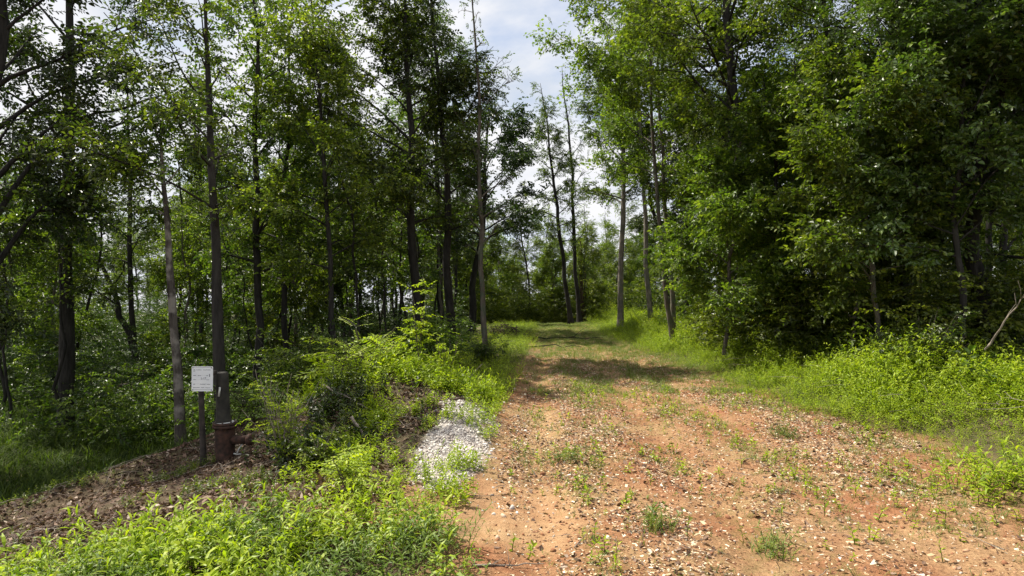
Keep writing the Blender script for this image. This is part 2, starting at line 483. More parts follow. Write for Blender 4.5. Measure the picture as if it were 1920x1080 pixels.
def rot_mats(yaw, pitch, roll):
    cy_, sy = np.cos(yaw), np.sin(yaw); cp, sp = np.cos(pitch), np.sin(pitch); cr_, sr = np.cos(roll), np.sin(roll)
    n = len(yaw)
    R = np.empty((n, 3, 3))
    R[:, 0, 0] = cy_ * cp; R[:, 0, 1] = -sy * cr_ - cy_ * sp * sr * -1 * -1; R[:, 0, 2] = sy * sr - cy_ * sp * cr_
    R[:, 1, 0] = sy * cp; R[:, 1, 1] = cy_ * cr_ - sy * sp * sr; R[:, 1, 2] = -cy_ * sr - sy * sp * cr_
    R[:, 2, 0] = sp; R[:, 2, 1] = cp * sr; R[:, 2, 2] = cp * cr_
    return R    # pitch > 0 lifts +X

def place(t, P, yaw, pitch, roll, sc):
    """one template at many places -> V, Q ; t=(V,Q)"""
    R = rot_mats(np.asarray(yaw, float), np.asarray(pitch, float), np.asarray(roll, float))
    W = np.einsum('nij,vj->nvi', R, t[0]) * np.asarray(sc)[:, None, None] + P[:, None, :]
    nv = len(t[0])
    Q = (t[1][None] + (np.arange(len(P)) * nv)[:, None, None]).reshape(-1, 4)
    return W.reshape(-1, 3), Q

def strip(P, w0, w1):
    """thin crossed strips along a polyline (twigs, stems)"""
    P = np.asarray(P, float); n = len(P)
    ws = np.linspace(w0, w1, n)[:, None]
    T = P[-1] - P[0]
    a = np.cross(T, [0, 0, 1.0]); 
    if np.linalg.norm(a) < 1e-4: a = np.array([1.0, 0, 0])
    a /= np.linalg.norm(a); b = np.cross(T, a); b /= np.linalg.norm(b)
    V = []; Q = []
    for d in (a, b):
        o = len(V) and sum(len(k) for k in V)
        V.append(np.hstack([P - d * ws, P + d * ws]).reshape(-1, 3))
        i = np.arange(n - 1) * 2 + o
        Q.append(np.stack([i, i + 1, i + 3, i + 2], -1))
    return np.vstack(V), np.vstack(Q)

def join(parts):
    Vs, Qs, rs, n = [], [], [], 0
    for V, Q, r in parts:
        Vs.append(V); Qs.append(Q + n); rs.append(np.broadcast_to(r, (len(V),)) if np.ndim(r) == 0 else r); n += len(V)
    return np.vstack(Vs), np.vstack(Qs), np.concatenate(rs)

def make_spray(kind, seed, n=13, size=0.5, leaf=0.11):
    g = np.random.default_rng(seed)
    parts = []
    t = np.linspace(0, 1, 5)
    P = np.stack([t * size, 0.05 * size * np.sin(t * 3 + g.uniform(0, 6)), -0.14 * size * t ** 2 + 0.0 * t], -1)
    V, Q = strip(P, 0.005, 0.002)
    parts.append((V, Q, 0.0))
    if kind == 'pinnate':
        tt = np.repeat(np.linspace(0.14, 0.97, n // 2), 2); side = np.tile([-1, 1], n // 2)
        tt = np.append(tt, 1.0); side = np.append(side, 0)
    else:
        tt = np.linspace(0.05, 1.0, n) + g.uniform(-.03, .03, n); side = np.where(np.arange(n) % 2, 1, -1).astype(float)
        side[-1] = 0.1
    tt = np.clip(tt, 0, 1)
    pos = np.stack([np.interp(tt, t, P[:, k]) for k in range(3)], -1)
    m = len(tt)
    for i in range(m):
        if kind == 'pinnate':
            l = leaf * g.uniform(.85, 1.1) * (0.75 + 0.25 * math.sin(tt[i] * 3.14)); T = leaf_ovate(l, l * 0.36, 0.1, 0.15)
            yaw = side[i] * math.radians(68 - 20 * tt[i]) + g.normal(0, .06); pit = g.normal(-.25, .12); rol = g.normal(0, .15)
        elif kind == 'lobed':
            l = leaf * g.uniform(.7, 1.25); T = leaf_lobed(l)
            yaw = side[i] * math.radians(55) + g.normal(0, .35); pit = g.normal(-.30, .3); rol = g.normal(0, .35)
        elif kind == 'lance':
            l = leaf * g.uniform(.75, 1.2); T = leaf_lance(l, l * 0.24, 0.3)
            yaw = side[i] * math.radians(48) + g.normal(0, .3); pit = g.normal(-.1, .3); rol = g.normal(0, .4)
        else:
            l = leaf * g.uniform(.65, 1.25); T = leaf_ovate(l, l * g.uniform(.48, .62), g.uniform(.1, .35), g.uniform(.1, .5))
            yaw = side[i] * math.radians(52) + g.normal(0, .3); pit = g.normal(-.22, .28); rol = g.normal(0, .38)
        p0 = pos[i] + np.array([0, side[i] * 0.012, 0])
        V, Q = place(T, p0[None], [yaw], [pit], [rol], [1.0])
        parts.append((V, Q, g.uniform(0.1, 1.0)))
    return join(parts)

def make_plant(kind, seed, h=0.5, n=16, leaf=0.09, wd=0.2, lean=0.25, spread=0.7):
    g = np.random.default_rng(seed)
    t = np.linspace(0, 1, 5)
    a = g.uniform(0, 6.28); ln = lean * h * g.uniform(.5, 1.2)
    P = np.stack([np.cos(a) * ln * t ** 1.7, np.sin(a) * ln * t ** 1.7, h * t * (1 - 0.12 * lean * t)], -1)
    V, Q = strip(P, 0.0035, 0.0015)
    parts = [(V, Q, 0.05)]
    tt = np.linspace(0.15, 1.0, n); az = g.uniform(0, 6.28) + np.arange(n) * 2.4
    pos = np.stack([np.interp(tt, t, P[:, k]) for k in range(3)], -1)
    for i in range(n):
        l = leaf * g.uniform(.7, 1.2) * (1.1 - 0.45 * abs(tt[i] - .55))
        if kind == 'lance': T = leaf_lance(l, l * wd, g.uniform(.2, .6))
        elif kind == 'grass': T = leaf_lance(l, l * wd, g.uniform(.2, .8))
        else: T = leaf_ovate(l, l * wd, g.uniform(.1, .3), g.uniform(.2, .5))
        V, Q = place(T, pos[i][None], [az[i] + g.normal(0, .3)], [g.normal(.35, .3) + (0.5 if tt[i] > .9 else 0)], [g.normal(0, .3)], [1.0])
        parts.append((V, Q, g.uniform(.1, 1)))
    return join(parts)

def make_tuft(seed, n=16, h=0.22, wd=0.007):
    g = np.random.default_rng(seed); parts = []
    for i in range(n):
        l = h * g.uniform(.5, 1.15); T = leaf_lance(l, wd, g.uniform(.1, .7))
        p = np.array([g.normal(0, .03), g.normal(0, .03), -0.01])
        V, Q = place(T, p[None], [g.uniform(0, 6.28)], [g.uniform(.6, 1.45)], [g.normal(0, .2)], [1.0])
        parts.append((V, Q, g.uniform(0, 1)))
    return join(parts)

def scatter(temps, P, g, yaw=None, pitch=0.0, roll=0.0, pj=0.15, rj=0.15, sc=(0.8, 1.25)):
    """scatter templates at points P; returns V,Q,rnd"""
    n = len(P)
    which = g.integers(0, len(temps), n)
    yaw = g.uniform(0, 6.283, n) if yaw is None else yaw
    pit = np.broadcast_to(pitch, n) + g.normal(0, pj, n) if pj else np.broadcast_to(pitch, n) * np.ones(n)
    rol = np.broadcast_to(roll, n) + g.normal(0, rj, n)
    s = g.uniform(sc[0], sc[1], n) if not isinstance(sc, np.ndarray) else sc
    parts = []
    for k, t in enumerate(temps):
        m = which == k
        if not m.any(): continue
        V, Q = place((t[0], t[1]), P[m], yaw[m], pit[m], rol[m], s[m])
        c = m.sum()
        base = g.normal(0, .16, c)[:, None]
        r = np.where(t[2][None] < 0.08, t[2][None] * np.ones((c, 1)), np.clip(t[2][None] * 0.75 + 0.12 + base, 0.1, 1.0))
        parts.append((V, Q, r.ravel()))
    return join(parts)

SPR = {
    'ovate': [make_spray('ovate', 10 + i, 12, 0.50, 0.115) for i in range(4)],
    'ovate_big': [make_spray('ovate', 20 + i, 9, 0.50, 0.155) for i in range(4)],
    'ovate_small': [make_spray('ovate', 30 + i, 14, 0.45, 0.085) for i in range(4)],
    'lobed': [make_spray('lobed', 40 + i, 7, 0.45, 0.150) for i in range(4)],
    'pinnate': [make_spray('pinnate', 50 + i, 16, 0.42, 0.10) for i in range(4)],
    'fern': [make_spray('pinnate', 60 + i, 18, 0.38, 0.055) for i in range(4)],
}

# ------------------------------------------------------------------ trees
def tree_geo(seed, H, r0, cb, R, n_limb, n_spray, spray='ovate', lean=(0, 0), bias=(0, 0), crown=True, twigs=0,
             up=0.55, lsc=1.0, wob=0.25, lod=1, sag=0.35, keep=None, prof_pow=2.0, ssc=(.6, 1.15), extra=()):
    g = np.random.default_rng(seed)
    G = Geo()
    n = 15
    t = np.linspace(0, 1, n)
    wx = np.cumsum(g.normal(0, wob / 3, n)); wy = np.cumsum(g.normal(0, wob / 3, n))
    wx -= wx[1]; wy -= wy[1]; wx[0] = wy[0] = 0
    P = np.stack([lean[0] * t + wx, lean[1] * t + wy, -0.4 + (H + 0.4) * t], -1)
    r0 = r0 * 0.86
    rad = r0 * (1 - t) ** 0.75 * 0.95 + 0.012
    rad[0] *= 1.5; rad[1] = rad[1] * 1.02
    tt = np.concatenate([[0, 0.03, 0.05, 0.08], np.linspace(0.13, 1, 20)])
    PP = np.stack([np.interp(tt, t, P[:, k]) for k in range(3)], -1)
    RR = np.interp(tt, t, rad); RR[0] = r0 * 1.9; RR[1] = r0 * 1.45; RR[2] = r0 * 1.16
    ns_ = 14 if lod else 9
    G.tube(PP, RR, ns_)
    tv = G.v[-1]; m_ = len(PP) * ns_
    ctr = np.repeat(PP, ns_, 0); off = tv[:m_] - ctr
    an_ = np.tile(np.arange(ns_), len(PP)) * (6.283 / ns_); zz = ctr[:, 2]
    nn = vnoise(np.cos(an_) * 1.6 + 9, np.sin(an_) * 1.6 + zz * 1.1 + 20, seed) + .5 * vnoise(np.cos(an_) * 4 + 9, np.sin(an_) * 4 + zz * 3 + 40, seed + 1)
    tv[:m_] = ctr + off * (0.84 + 0.26 * nn)[:, None]
    segs = []     # polylines bearing sprays with weight
    for pts, rr_ in extra:
        pts = np.array(pts, float); m2 = 9; u = np.linspace(0, len(pts) - 1, m2)
        q = np.stack([np.interp(u, np.arange(len(pts)), pts[:, k]) for k in range(3)], -1); q[1:] += g.normal(0, .05, (m2 - 1, 3))
        G.tube(q, np.linspace(rr_, rr_ * .3, m2), 7, cap=False); segs.append((q[5:], 1.2))
        for _ in range(3):
            b = q[g.integers(4, m2)]; d = g.normal(0, .5, 3) + [0.4, 0, .4]
            G.tube(np.array([b, b + d * .5, b + d]), [rr_ * .35, .012, .006], 4, cap=False); segs.append((np.array([b, b + d * .5, b + d]), .8))
    ga = g.uniform(0, 6.28)
    for i in range(n_limb):
        f = (i + g.uniform(0, 1)) / n_limb
        th = (cb + (H * 0.97 - cb) * f) / H
        p = np.array([np.interp(th, (P[:, 2]) / H, P[:, k]) for k in range(3)])
        az = ga + i * 2.4 + g.normal(0, .4)
        prof = (0.62 + 0.38 * math.sin(math.pi * min(f * 1.15, 1))) * (1 - 0.62 * f ** prof_pow)
        Ln = R * prof * g.uniform(.65, 1.15) * lsc
        Ln *= max(0.35, 1 + bias[0] * math.cos(az) + bias[1] * math.sin(az))
        el = math.radians(min(78, g.uniform(18, 54) * (1 + up * f)))
        d = np.array([math.cos(az) * math.cos(el), math.sin(az) * math.cos(el), math.sin(el)])
        m = 7; pts = [p]
        for k in range(m - 1):
            d = d + np.array([g.normal(0, .10), g.normal(0, .10), -sag * 0.16 * (1 - f) + g.normal(0, .05)])
            d /= np.linalg.norm(d)
            p = p + d * Ln / (m - 1); pts.append(p)
        pts = np.array(pts)
        rl = max(0.012, float(np.interp(th, t, rad)) * g.uniform(.34, .5))
        G.tube(pts, np.linspace(rl, 0.007, m) , 5, cap=False)
        segs.append((pts[2:], Ln * 0.7))
        for j in range(g.integers(3, 6) if Ln > 1.2 else 2):
            fr = g.uniform(.3, .95); q = np.array([np.interp(fr * (m - 1), np.arange(m), pts[:, k]) for k in range(3)])
            dd = pts[min(int(fr * (m - 1)) + 1, m - 1)] - pts[max(int(fr * (m - 1)) - 1, 0)]
            a2 = math.atan2(dd[1], dd[0]) + g.choice([-1, 1]) * g.uniform(.5, 1.15)
            l2 = Ln * g.uniform(.25, .5) * (1.15 - fr * 0.5)
            e2 = g.uniform(-.1, .9)
            dv = np.array([math.cos(a2) * math.cos(e2), math.sin(a2) * math.cos(e2), math.sin(e2)])
            ps = [q]
            for k in range(4):
                dv = dv + g.normal(0, .13, 3) + np.array([0, 0, -.05]); dv /= np.linalg.norm(dv)
                ps.append(ps[-1] + dv * l2 / 4)
            ps = np.array(ps)
            G.tube(ps, np.linspace(max(rl * .4, .008), .004, 5), 4, cap=False)
            segs.append((ps[1:], l2 * 1.3))
            if twigs:
                for _ in range(twigs):
                    q2 = ps[g.integers(1, 5)]; dv2 = g.normal(0, 1, 3); dv2[2] = abs(dv2[2]) * 1.2 + .3; dv2 /= np.linalg.norm(dv2)
                    l3 = l2 * g.uniform(.3, .8)
                    G.tube(np.array([q2, q2 + dv2 * l3 * .5 + g.normal(0, .03, 3), q2 + dv2 * l3 + np.array([0, 0, l3 * .15])]), [.008, .005, .002], 3, cap=False)
    C = None
    if crown and n_spray:
        wgt = np.array([s[1] for s in segs]); cnt = g.multinomial(n_spray, wgt / wgt.sum())
        Ps, Ys = [], []
        for (s, _), c in zip(segs, cnt):
            if c == 0: continue
            u = g.uniform(0, 1, c) ** 0.8 * (len(s) - 1)
            q = np.stack([np.interp(u, np.arange(len(s)), s[:, k]) for k in range(3)], -1)
            dv = s[-1] - s[0]
            q = q + g.normal(0, .15, (c, 3)) * [1, 1, 1.25]
            Ps.append(q); Ys.append(math.atan2(dv[1], dv[0]) + g.normal(0, .95, c))
        Ps = np.vstack(Ps); Ys = np.concatenate(Ys)
        if keep is not None:
            k = keep(Ps); Ps = Ps[k]; Ys = Ys[k]
        C = scatter(SPR[spray], Ps, g, yaw=Ys, pitch=-0.05, pj=.48, rj=.60, sc=ssc)
    return G, C

def put_tree(name, x, y, geo=None, trunk_mat='bark_dark', leaf_matn='leaf_a', rz=0.0, sc=1.0, label=None, group=None, cat='tree', **kw):
    z = float(height(x, y)) - 0.05
    r = empty(name, (x, y, z), rz)
    r.scale = (sc, sc, sc)
    tag(r, label, cat, group)
    G, C = tree_geo(**kw)
    G.build('trunk', M[trunk_mat], r)
    if C is not None:
        quads_obj('crown', C[0], C[1], M[leaf_matn], r, rnd=C[2])
    return r

def X(px, d): return (px - 960.0) / F * d

# named trees: (label, px of the foot, distance, ...)
def hero(label, px, d, name='tree', **kw):
    return put_tree(name, X(px, d), d, label=label, **kw)

# ---- left of the track
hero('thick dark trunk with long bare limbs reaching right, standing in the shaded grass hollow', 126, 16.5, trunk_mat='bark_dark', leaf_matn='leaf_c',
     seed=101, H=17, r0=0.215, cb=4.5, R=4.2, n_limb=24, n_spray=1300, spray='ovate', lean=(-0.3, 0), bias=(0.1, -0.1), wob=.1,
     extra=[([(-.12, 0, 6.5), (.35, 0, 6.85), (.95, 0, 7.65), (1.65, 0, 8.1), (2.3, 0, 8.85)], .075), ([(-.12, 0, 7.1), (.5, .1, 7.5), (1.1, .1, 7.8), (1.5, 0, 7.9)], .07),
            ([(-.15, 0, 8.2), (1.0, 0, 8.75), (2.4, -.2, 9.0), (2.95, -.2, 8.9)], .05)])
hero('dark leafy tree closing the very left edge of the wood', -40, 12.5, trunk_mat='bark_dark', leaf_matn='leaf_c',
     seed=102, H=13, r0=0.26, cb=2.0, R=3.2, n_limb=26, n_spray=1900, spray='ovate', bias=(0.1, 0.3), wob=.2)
hero('weathered grey snag with a peeled pale patch, left of the trunk behind the wellhead', 345, 14.5, name='dead_tree', trunk_mat='bark_snag', leaf_matn='leaf_a',
     seed=103, H=8.2, r0=0.135, cb=5.4, R=1.6, n_limb=7, n_spray=260, spray='ovate', lean=(-0.5, 0), wob=.05)
hero('straight dark trunk rising directly behind the rusty wellhead', 424, 11.2, trunk_mat='bark_dark', leaf_matn='leaf_a',
     seed=104, H=8.8, r0=0.12, cb=3.7, R=1.7, n_limb=20, n_spray=430, spray='ovate_small', lean=(-0.55, 0), bias=(-.7, -0.3), wob=.05)
hero('slim ivy-hung tree alone against the bright sky gap, beyond the thick left trunk', 255, 25, trunk_mat='bark_dark', leaf_matn='leaf_a',
     seed=105, H=13.5, r0=0.13, cb=3.5, R=1.5, n_limb=24, n_spray=520, spray='ovate_small', lean=(-0.6, 0), wob=.12)
hero('crooked low tree forking left beside the slim ivy-hung tree', 282, 27, trunk_mat='bark_dark', leaf_matn='leaf_a',
     seed=106, H=8.5, r0=0.16, cb=2.6, R=3.4, n_limb=11, n_spray=420, spray='ovate', lean=(-3.4, 0), wob=.35)
hero('dark double-branched trunk midway between the snag and the pair of thick trunks', 490, 18.5, trunk_mat='bark_dark', leaf_matn='leaf_a',
     seed=107, H=14, r0=0.15, cb=4.2, R=3.0, n_limb=22, n_spray=1000, spray='ovate', lean=(-0.5, 0), wob=.2)
hero('thin dark trunk right beside the double-branched one', 537, 20, trunk_mat='bark_dark', leaf_matn='leaf_a',
     seed=108, H=14, r0=0.11, cb=4, R=2.6, n_limb=22, n_spray=1200, spray='ovate', lean=(-0.3, 0), wob=.2)
hero('sloping slim trunk with sunlit leaves, above the fern patch', 640, 17.5, trunk_mat='bark_dark', leaf_matn='leaf_b',
     seed=109, H=13, r0=0.09, cb=3.8, R=2.6, n_limb=22, n_spray=1100, spray='ovate', lean=(-0.9, -0.4), bias=(0, -0.2), wob=.2)
hero('thicker left one of the pair of heavy dark trunks behind the fern patch', 786, 20.5, trunk_mat='bark_dark', leaf_matn='leaf_a',
     seed=110, H=14, r0=0.205, cb=4.6, R=3.3, n_limb=28, n_spray=2300, spray='ovate', lean=(-0.7, 0), bias=(-0.15, 0), wob=.15)
hero('forked heavy dark trunk, right one of the pair behind the fern patch', 852, 21.5, trunk_mat='bark_dark', leaf_matn='leaf_c',
     seed=111, H=13.5, r0=0.18, cb=4.4, R=2.8, n_limb=24, n_spray=1200, spray='ovate', lean=(-0.9, 0), bias=(-0.2, 0), wob=.2)
hero('thin half-dead grey tree with bare top twigs, last by the left track edge', 912, 20, name='dead_tree', trunk_mat='bark_mid', leaf_matn='leaf_a',
     seed=112, H=12.6, r0=0.10, cb=3.2, R=1.7, n_limb=26, n_spray=170, spray='ovate_small', lean=(-0.5, 0), wob=.15, twigs=3, up=1.0)
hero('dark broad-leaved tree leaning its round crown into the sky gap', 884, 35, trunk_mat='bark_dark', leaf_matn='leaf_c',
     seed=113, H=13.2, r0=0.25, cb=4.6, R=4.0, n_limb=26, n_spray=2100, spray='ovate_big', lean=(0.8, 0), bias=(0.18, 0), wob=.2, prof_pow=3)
hero('tall slender tree with dense crown above the dead grey one', 830, 33, trunk_mat='bark_dark', leaf_matn='leaf_a',
     seed=114, H=21, r0=0.2, cb=7, R=3.0, n_limb=26, n_spray=1700, spray='ovate', lean=(-0.8, 0), wob=.15)

# ---- end of the track
hero('tall airy tree with bare twig top, left one beyond the end of the track', 1072, 43, trunk_mat='bark_dark', leaf_matn='leaf_a',
     seed=120, H=17, r0=0.20, cb=5.5, R=2.3, n_limb=26, n_spray=1200, spray='ovate', lean=(-2.2, 0), wob=.3, twigs=1)
hero('tall bare-topped tree with wispy upright twigs, beyond the end of the track', 1088, 44, name='dead_tree', trunk_mat='bark_dark', leaf_matn='leaf_a',
     seed=121, H=18.5, r0=0.19, cb=5, R=1.9, n_limb=26, n_spray=240, spray='ovate_small', lean=(-1.5, 0), wob=.25, twigs=4, up=1.4)
hero('short broken reddish trunk beside the tall bare-topped tree', 1092, 46, name='broken_tree', trunk_mat='bark_red', leaf_matn='leaf_a',
     seed=122, H=6.6, r0=0.24, cb=4.4, R=0.9, n_limb=4, n_spray=0, crown=False, lean=(-0.1, 0), wob=.25)

# ---- right of the track
hero('straight pale trunk nearest the end of the track on its right', 1163, 33, trunk_mat='bark_pale', leaf_matn='leaf_a',
     seed=130, H=17, r0=0.19, cb=6.5, R=3.3, n_limb=26, n_spray=1800, spray='ovate', lean=(0.3, 0), bias=(-.35, 0), wob=.15)
hero('second pale trunk, leaning left, right of the straight pale one', 1222, 31, trunk_mat='bark_pale', leaf_matn='leaf_a',
     seed=131, H=17, r0=0.15, cb=7.0, R=2.8, n_limb=24, n_spray=1400, spray='ovate', lean=(-1.2, 0), wob=.2)
hero('dark crooked tree behind the two pale trunks', 1275, 36, trunk_mat='bark_dark', leaf_matn='leaf_c',
     seed=132, H=13, r0=0.2, cb=4.5, R=3.4, n_limb=18, n_spray=1200, spray='ovate', lean=(-2.0, 0), wob=.5)
hero('grey lichen-spotted trunk standing in the bright weeds', 1361, 22, trunk_mat='bark_pale', leaf_matn='leaf_b',
     seed=133, H=14, r0=0.15, cb=2.0, R=2.7, n_limb=30, n_spray=1900, spray='ovate_big', lean=(0.3, 0), bias=(-0.2, -.1), wob=.15)
hero('big lobed-leaved tree reaching over the track from the right', 1418, 19.5, trunk_mat='bark_dark', leaf_matn='leaf_b',
     seed=134, H=19, r0=0.22, cb=4.2, R=6.3, n_limb=42, n_spray=4800, ssc=(.6, 1.05), spray='lobed', lean=(-1.2, 0), bias=(-0.30, -.1), wob=.2)
hero('leafy young tree with sunlit layered sprays at the forest edge', 1490, 17, trunk_mat='bark_dark', leaf_matn='leaf_b',
     seed=135, H=8.4, r0=0.08, cb=1.3, R=2.6, n_limb=32, n_spray=2300, ssc=(.45, .85), spray='ovate_big', lean=(-0.9, 0), bias=(-0.15, -.2), wob=.2, prof_pow=1.5)
hero('pale thin-stemmed sapling with layered green sprays, in front of the dark recess', 1585, 14.5, name='sapling', trunk_mat='bark_pale', leaf_matn='leaf_b',
     seed=136, H=5.5, r0=0.045, cb=1.1, R=1.7, n_limb=24, n_spray=900, ssc=(.45, .8), spray='ovate_big', lean=(0.2, 0), wob=.15)
hero('large lobed-leaved tree filling the top right of the wood', 1700, 15.5, trunk_mat='bark_dark', leaf_matn='leaf_gloss',
     seed=137, H=15, r0=0.2, cb=3.6, R=4.6, n_limb=38, n_spray=5200, ssc=(.5, .95), spray='lobed', bias=(-0.1, -.25), wob=.25)
hero('forked dark tree with glossy pale-lit leaves at the right edge of the wood', 1850, 13.5, trunk_mat='bark_dark', leaf_matn='leaf_gloss',
     seed=138, H=11, r0=0.2, cb=2.7, R=4.0, n_limb=34, n_spray=3900, ssc=(.42, .8), spray='ovate_big', lean=(0.6, 0), bias=(-0.2, -.1), wob=.4)
hero('low spreading tree drooping over the weeds at the far right', 2010, 13, trunk_mat='bark_dark', leaf_matn='leaf_gloss',
     seed=139, H=9, r0=0.15, cb=1.8, R=3.2, n_limb=30, n_spray=2800, ssc=(.42, .8), spray='ovate_big', bias=(-0.2, 0), wob=.3)
hero('tall dark tree between the lobed-leaved pair', 1570, 19, trunk_mat='bark_dark', leaf_matn='leaf_c',
     seed=140, H=17, r0=0.19, cb=3.8, R=3.8, n_limb=30, n_spray=2300, spray='ovate', bias=(0, -.1), wob=.25)
hero('low leafy tree spilling bright sprays over the weeds, left of the lobed-leaved tree', 1352, 17.5, trunk_mat='bark_mid', leaf_matn='leaf_b',
     seed=142, H=6.6, r0=0.06, cb=1.0, R=2.3, n_limb=28, n_spray=1700, ssc=(.42, .8), spray='ovate_big', lean=(0.6, 0), bias=(-.1, -.2), wob=.2, prof_pow=1.5)
hero('leafy young tree crowding right beside the pale thin-stemmed sapling', 1650, 13.6, trunk_mat='bark_mid', leaf_matn='leaf_b',
     seed=143, H=7.4, r0=0.06, cb=1.7, R=2.4, n_limb=28, n_spray=1700, ssc=(.42, .8), spray='ovate_big', lean=(-0.5, 0), bias=(-.2, -.2), wob=.2, prof_pow=1.5)
hero('leafy young tree with drooping sprays before the dark recess at the right', 1800, 12.5, trunk_mat='bark_dark', leaf_matn='leaf_gloss',
     seed=144, H=7.8, r0=0.07, cb=2.3, R=2.4, n_limb=26, n_spray=1500, ssc=(.42, .8), spray='ovate_big', lean=(-0.3, 0), bias=(-.1, -.2), wob=.3, prof_pow=1.5)
hero('tall lobed-leaved tree whose high crown edges the sky gap from the right', 1262, 23, trunk_mat='bark_mid', leaf_matn='leaf_b',
     seed=145, H=15, r0=0.10, cb=6.0, R=3.7, n_limb=30, n_spray=2300, spray='lobed', lean=(-.9, 0), bias=(-.25, 0), wob=.2, up=.3)
hero('slim tree with fine leaves over the pale trunks', 1265, 26, trunk_mat='bark_mid', leaf_matn='leaf_b',
     seed=141, H=16, r0=0.12, cb=5.2, R=3.2, n_limb=28, n_spray=1600, spray='ovate', lean=(-0.8, 0), wob=.2)

# ---- filler trees: a few sources, copied
SRC = []
specs = [
    (301, 15, .12, 4.0, 2.3, 26, 1250, 'ovate', 'leaf_a', 'bark_dark'), (302, 13, .10, 2.6, 2.1, 26, 1250, 'ovate_small', 'leaf_b', 'bark_dark'),
    (303, 16, .15, 4.5, 2.7, 26, 1450, 'ovate', 'leaf_c', 'bark_dark'), (304, 11, .09, 2.0, 2.2, 22, 1000, 'ovate', 'leaf_a', 'bark_mid'),
    (305, 9, .08, 1.2, 2.3, 24, 1100, 'ovate', 'leaf_b', 'bark_mid'), (306, 14, .12, 5.0, 2.2, 20, 900, 'pinnate', 'leaf_a', 'bark_mid')]
for sp in specs:
    G, C = tree_geo(seed=sp[0], H=sp[1], r0=sp[2], cb=sp[3], R=sp[4], n_limb=sp[5], n_spray=sp[6], spray=sp[7], wob=.3, lod=0)
    a = G.build('trunk', M[sp[9]]); b = quads_obj('crown', C[0], C[1], M[sp[8]], rnd=C[2])
    SRC.append((a, b))
used = [False] * len(SRC)
FILL = []
def filler(k, x, y, rz, sc, label, group):
    a, b = SRC[k]
    r = empty('tree', (x, y, float(height(x, y)) - 0.1), rz); r.scale = (sc, sc, sc)
    tag(r, label, 'tree', group)
    if used[k]:
        a = a.copy(); b = b.copy(); COL.objects.link(a); COL.objects.link(b)
    used[k] = True
    a.parent = r; b.parent = r
    FILL.append((r, group, k))

GL = ('slender dark-trunked tree deep in the shaded wood left of the track', 'trees deep in the wood left of the track')
GR = ('slender tree deep in the dense dark wood right of the track', 'trees deep in the wood right of the track')
GE = ('small leafy tree on the slope beyond the end of the track', 'small trees on the slope beyond the track')

g = np.random.default_rng(5)
def poisson(xr, yr, n, dmin, ok, tries=4000):
    pts = []
    for _ in range(tries):
        if len(pts) >= n: break
        p = (g.uniform(*xr), g.uniform(*yr))
        if not ok(*p): continue
        if all((p[0] - q[0]) ** 2 + (p[1] - q[1]) ** 2 > dmin ** 2 for q in pts): pts.append(p)
    return pts
for x, y in poisson((-42, -3.4), (20, 62), 76, 2.4, lambda x, y: not (19 < y < 31 and x > -6.5) and x > -0.95 * y and x < -2.6 - (0.0 if y < 45 else -1) and not (-0.735 * y < x < -0.535 * y and y < 50)):
    filler(int(g.integers(0, 6)), x, y, g.uniform(0, 6.28), g.uniform(.75, 1.1), *GL)
for x, y in poisson((7.0, 46), (14, 60), 64, 2.4, lambda x, y: x < 1.0 * y and x > 7.0 + max(0, 3 - abs(y - 20)) * .5 and x > 0.28 * y):
    filler(int(g.integers(0, 5)), x, y, g.uniform(0, 6.28), g.uniform(.8, 1.15), *GR)
for x, y in poisson((-9, 15), (46, 78), 60, 2.0, lambda x, y: abs(x - 4) < 3 + .25 * y):
    filler([3, 4, 4, 1][int(g.integers(0, 4))], x, y, g.uniform(0, 6.28), .62 + .3 * g.uniform() + (.2 if x > 7 or x < -1 else 0), *GE)
GP = ('thin leaning pole-like sapling among the trunks left of the track', 'thin saplings among the left trunks')
POLES = []
for i in range(4):
    G, C = tree_geo(seed=360 + i, H=6.5 + i, r0=.035 + .006 * i, cb=3.0, R=1.0, n_limb=9, n_spray=110 + 40 * i, spray='ovate', lean=(1.2 - .8 * i, .4), wob=.3, lod=0)
    SRC.append((G.build('trunk', M['bark_dark']), quads_obj('crown', C[0], C[1], M['leaf_a'], rnd=C[2]))); used.append(False)
for x, y in poisson((-22, -2.8), (15, 34), 34, 1.5, lambda x, y: x > -.9 * y and x < -2.4 - .02 * y and not (y < 18.5 and x > -8) and not (-.72 * y < x < -.56 * y)):
    filler(6 + int(g.integers(0, 4)), x, y, g.uniform(0, 6.28), g.uniform(.8, 1.2), *GP)
KIND = ['mid green tree', 'fine-leaved light green tree', 'stout deep green tree', 'short low-crowned tree', 'small bushy light tree', 'thin feathery-leaved tree',
        'very thin sapling', 'thin short-topped sapling', 'thin taller sapling', 'pole-like sapling']
ZL = [(-999, 60, 'behind the far-left dark tree'), (60, 190, 'around the thick dark left trunk'), (190, 330, 'left of the grey snag'), (330, 440, 'behind the white notice'),
      (440, 600, 'behind the twiggy bush'), (600, 740, 'behind the fern-covered mound'), (740, 880, 'behind the pair of heavy trunks'), (880, 9999, 'right of the half-dead grey tree')]
ZR = [(-999, 1250, 'behind the second pale trunk'), (1250, 1340, 'left of the lichen-spotted trunk'), (1340, 1440, 'behind the lichen-spotted trunk'), (1440, 1560, 'behind the layered young tree'),
      (1560, 1680, 'behind the pale thin sapling'), (1680, 1800, 'behind the dark recess'), (1800, 9999, 'behind the forked right tree')]
ZE = [(-999, 900, 'far behind the heavy left trunks'), (900, 990, 'at the left end of the track'), (990, 1060, 'straight beyond the track'), (1060, 1120, 'behind the broken reddish trunk'), (1120, 1200, 'behind the straight pale trunk'), (1200, 9999, 'far behind the dark crooked tree')]
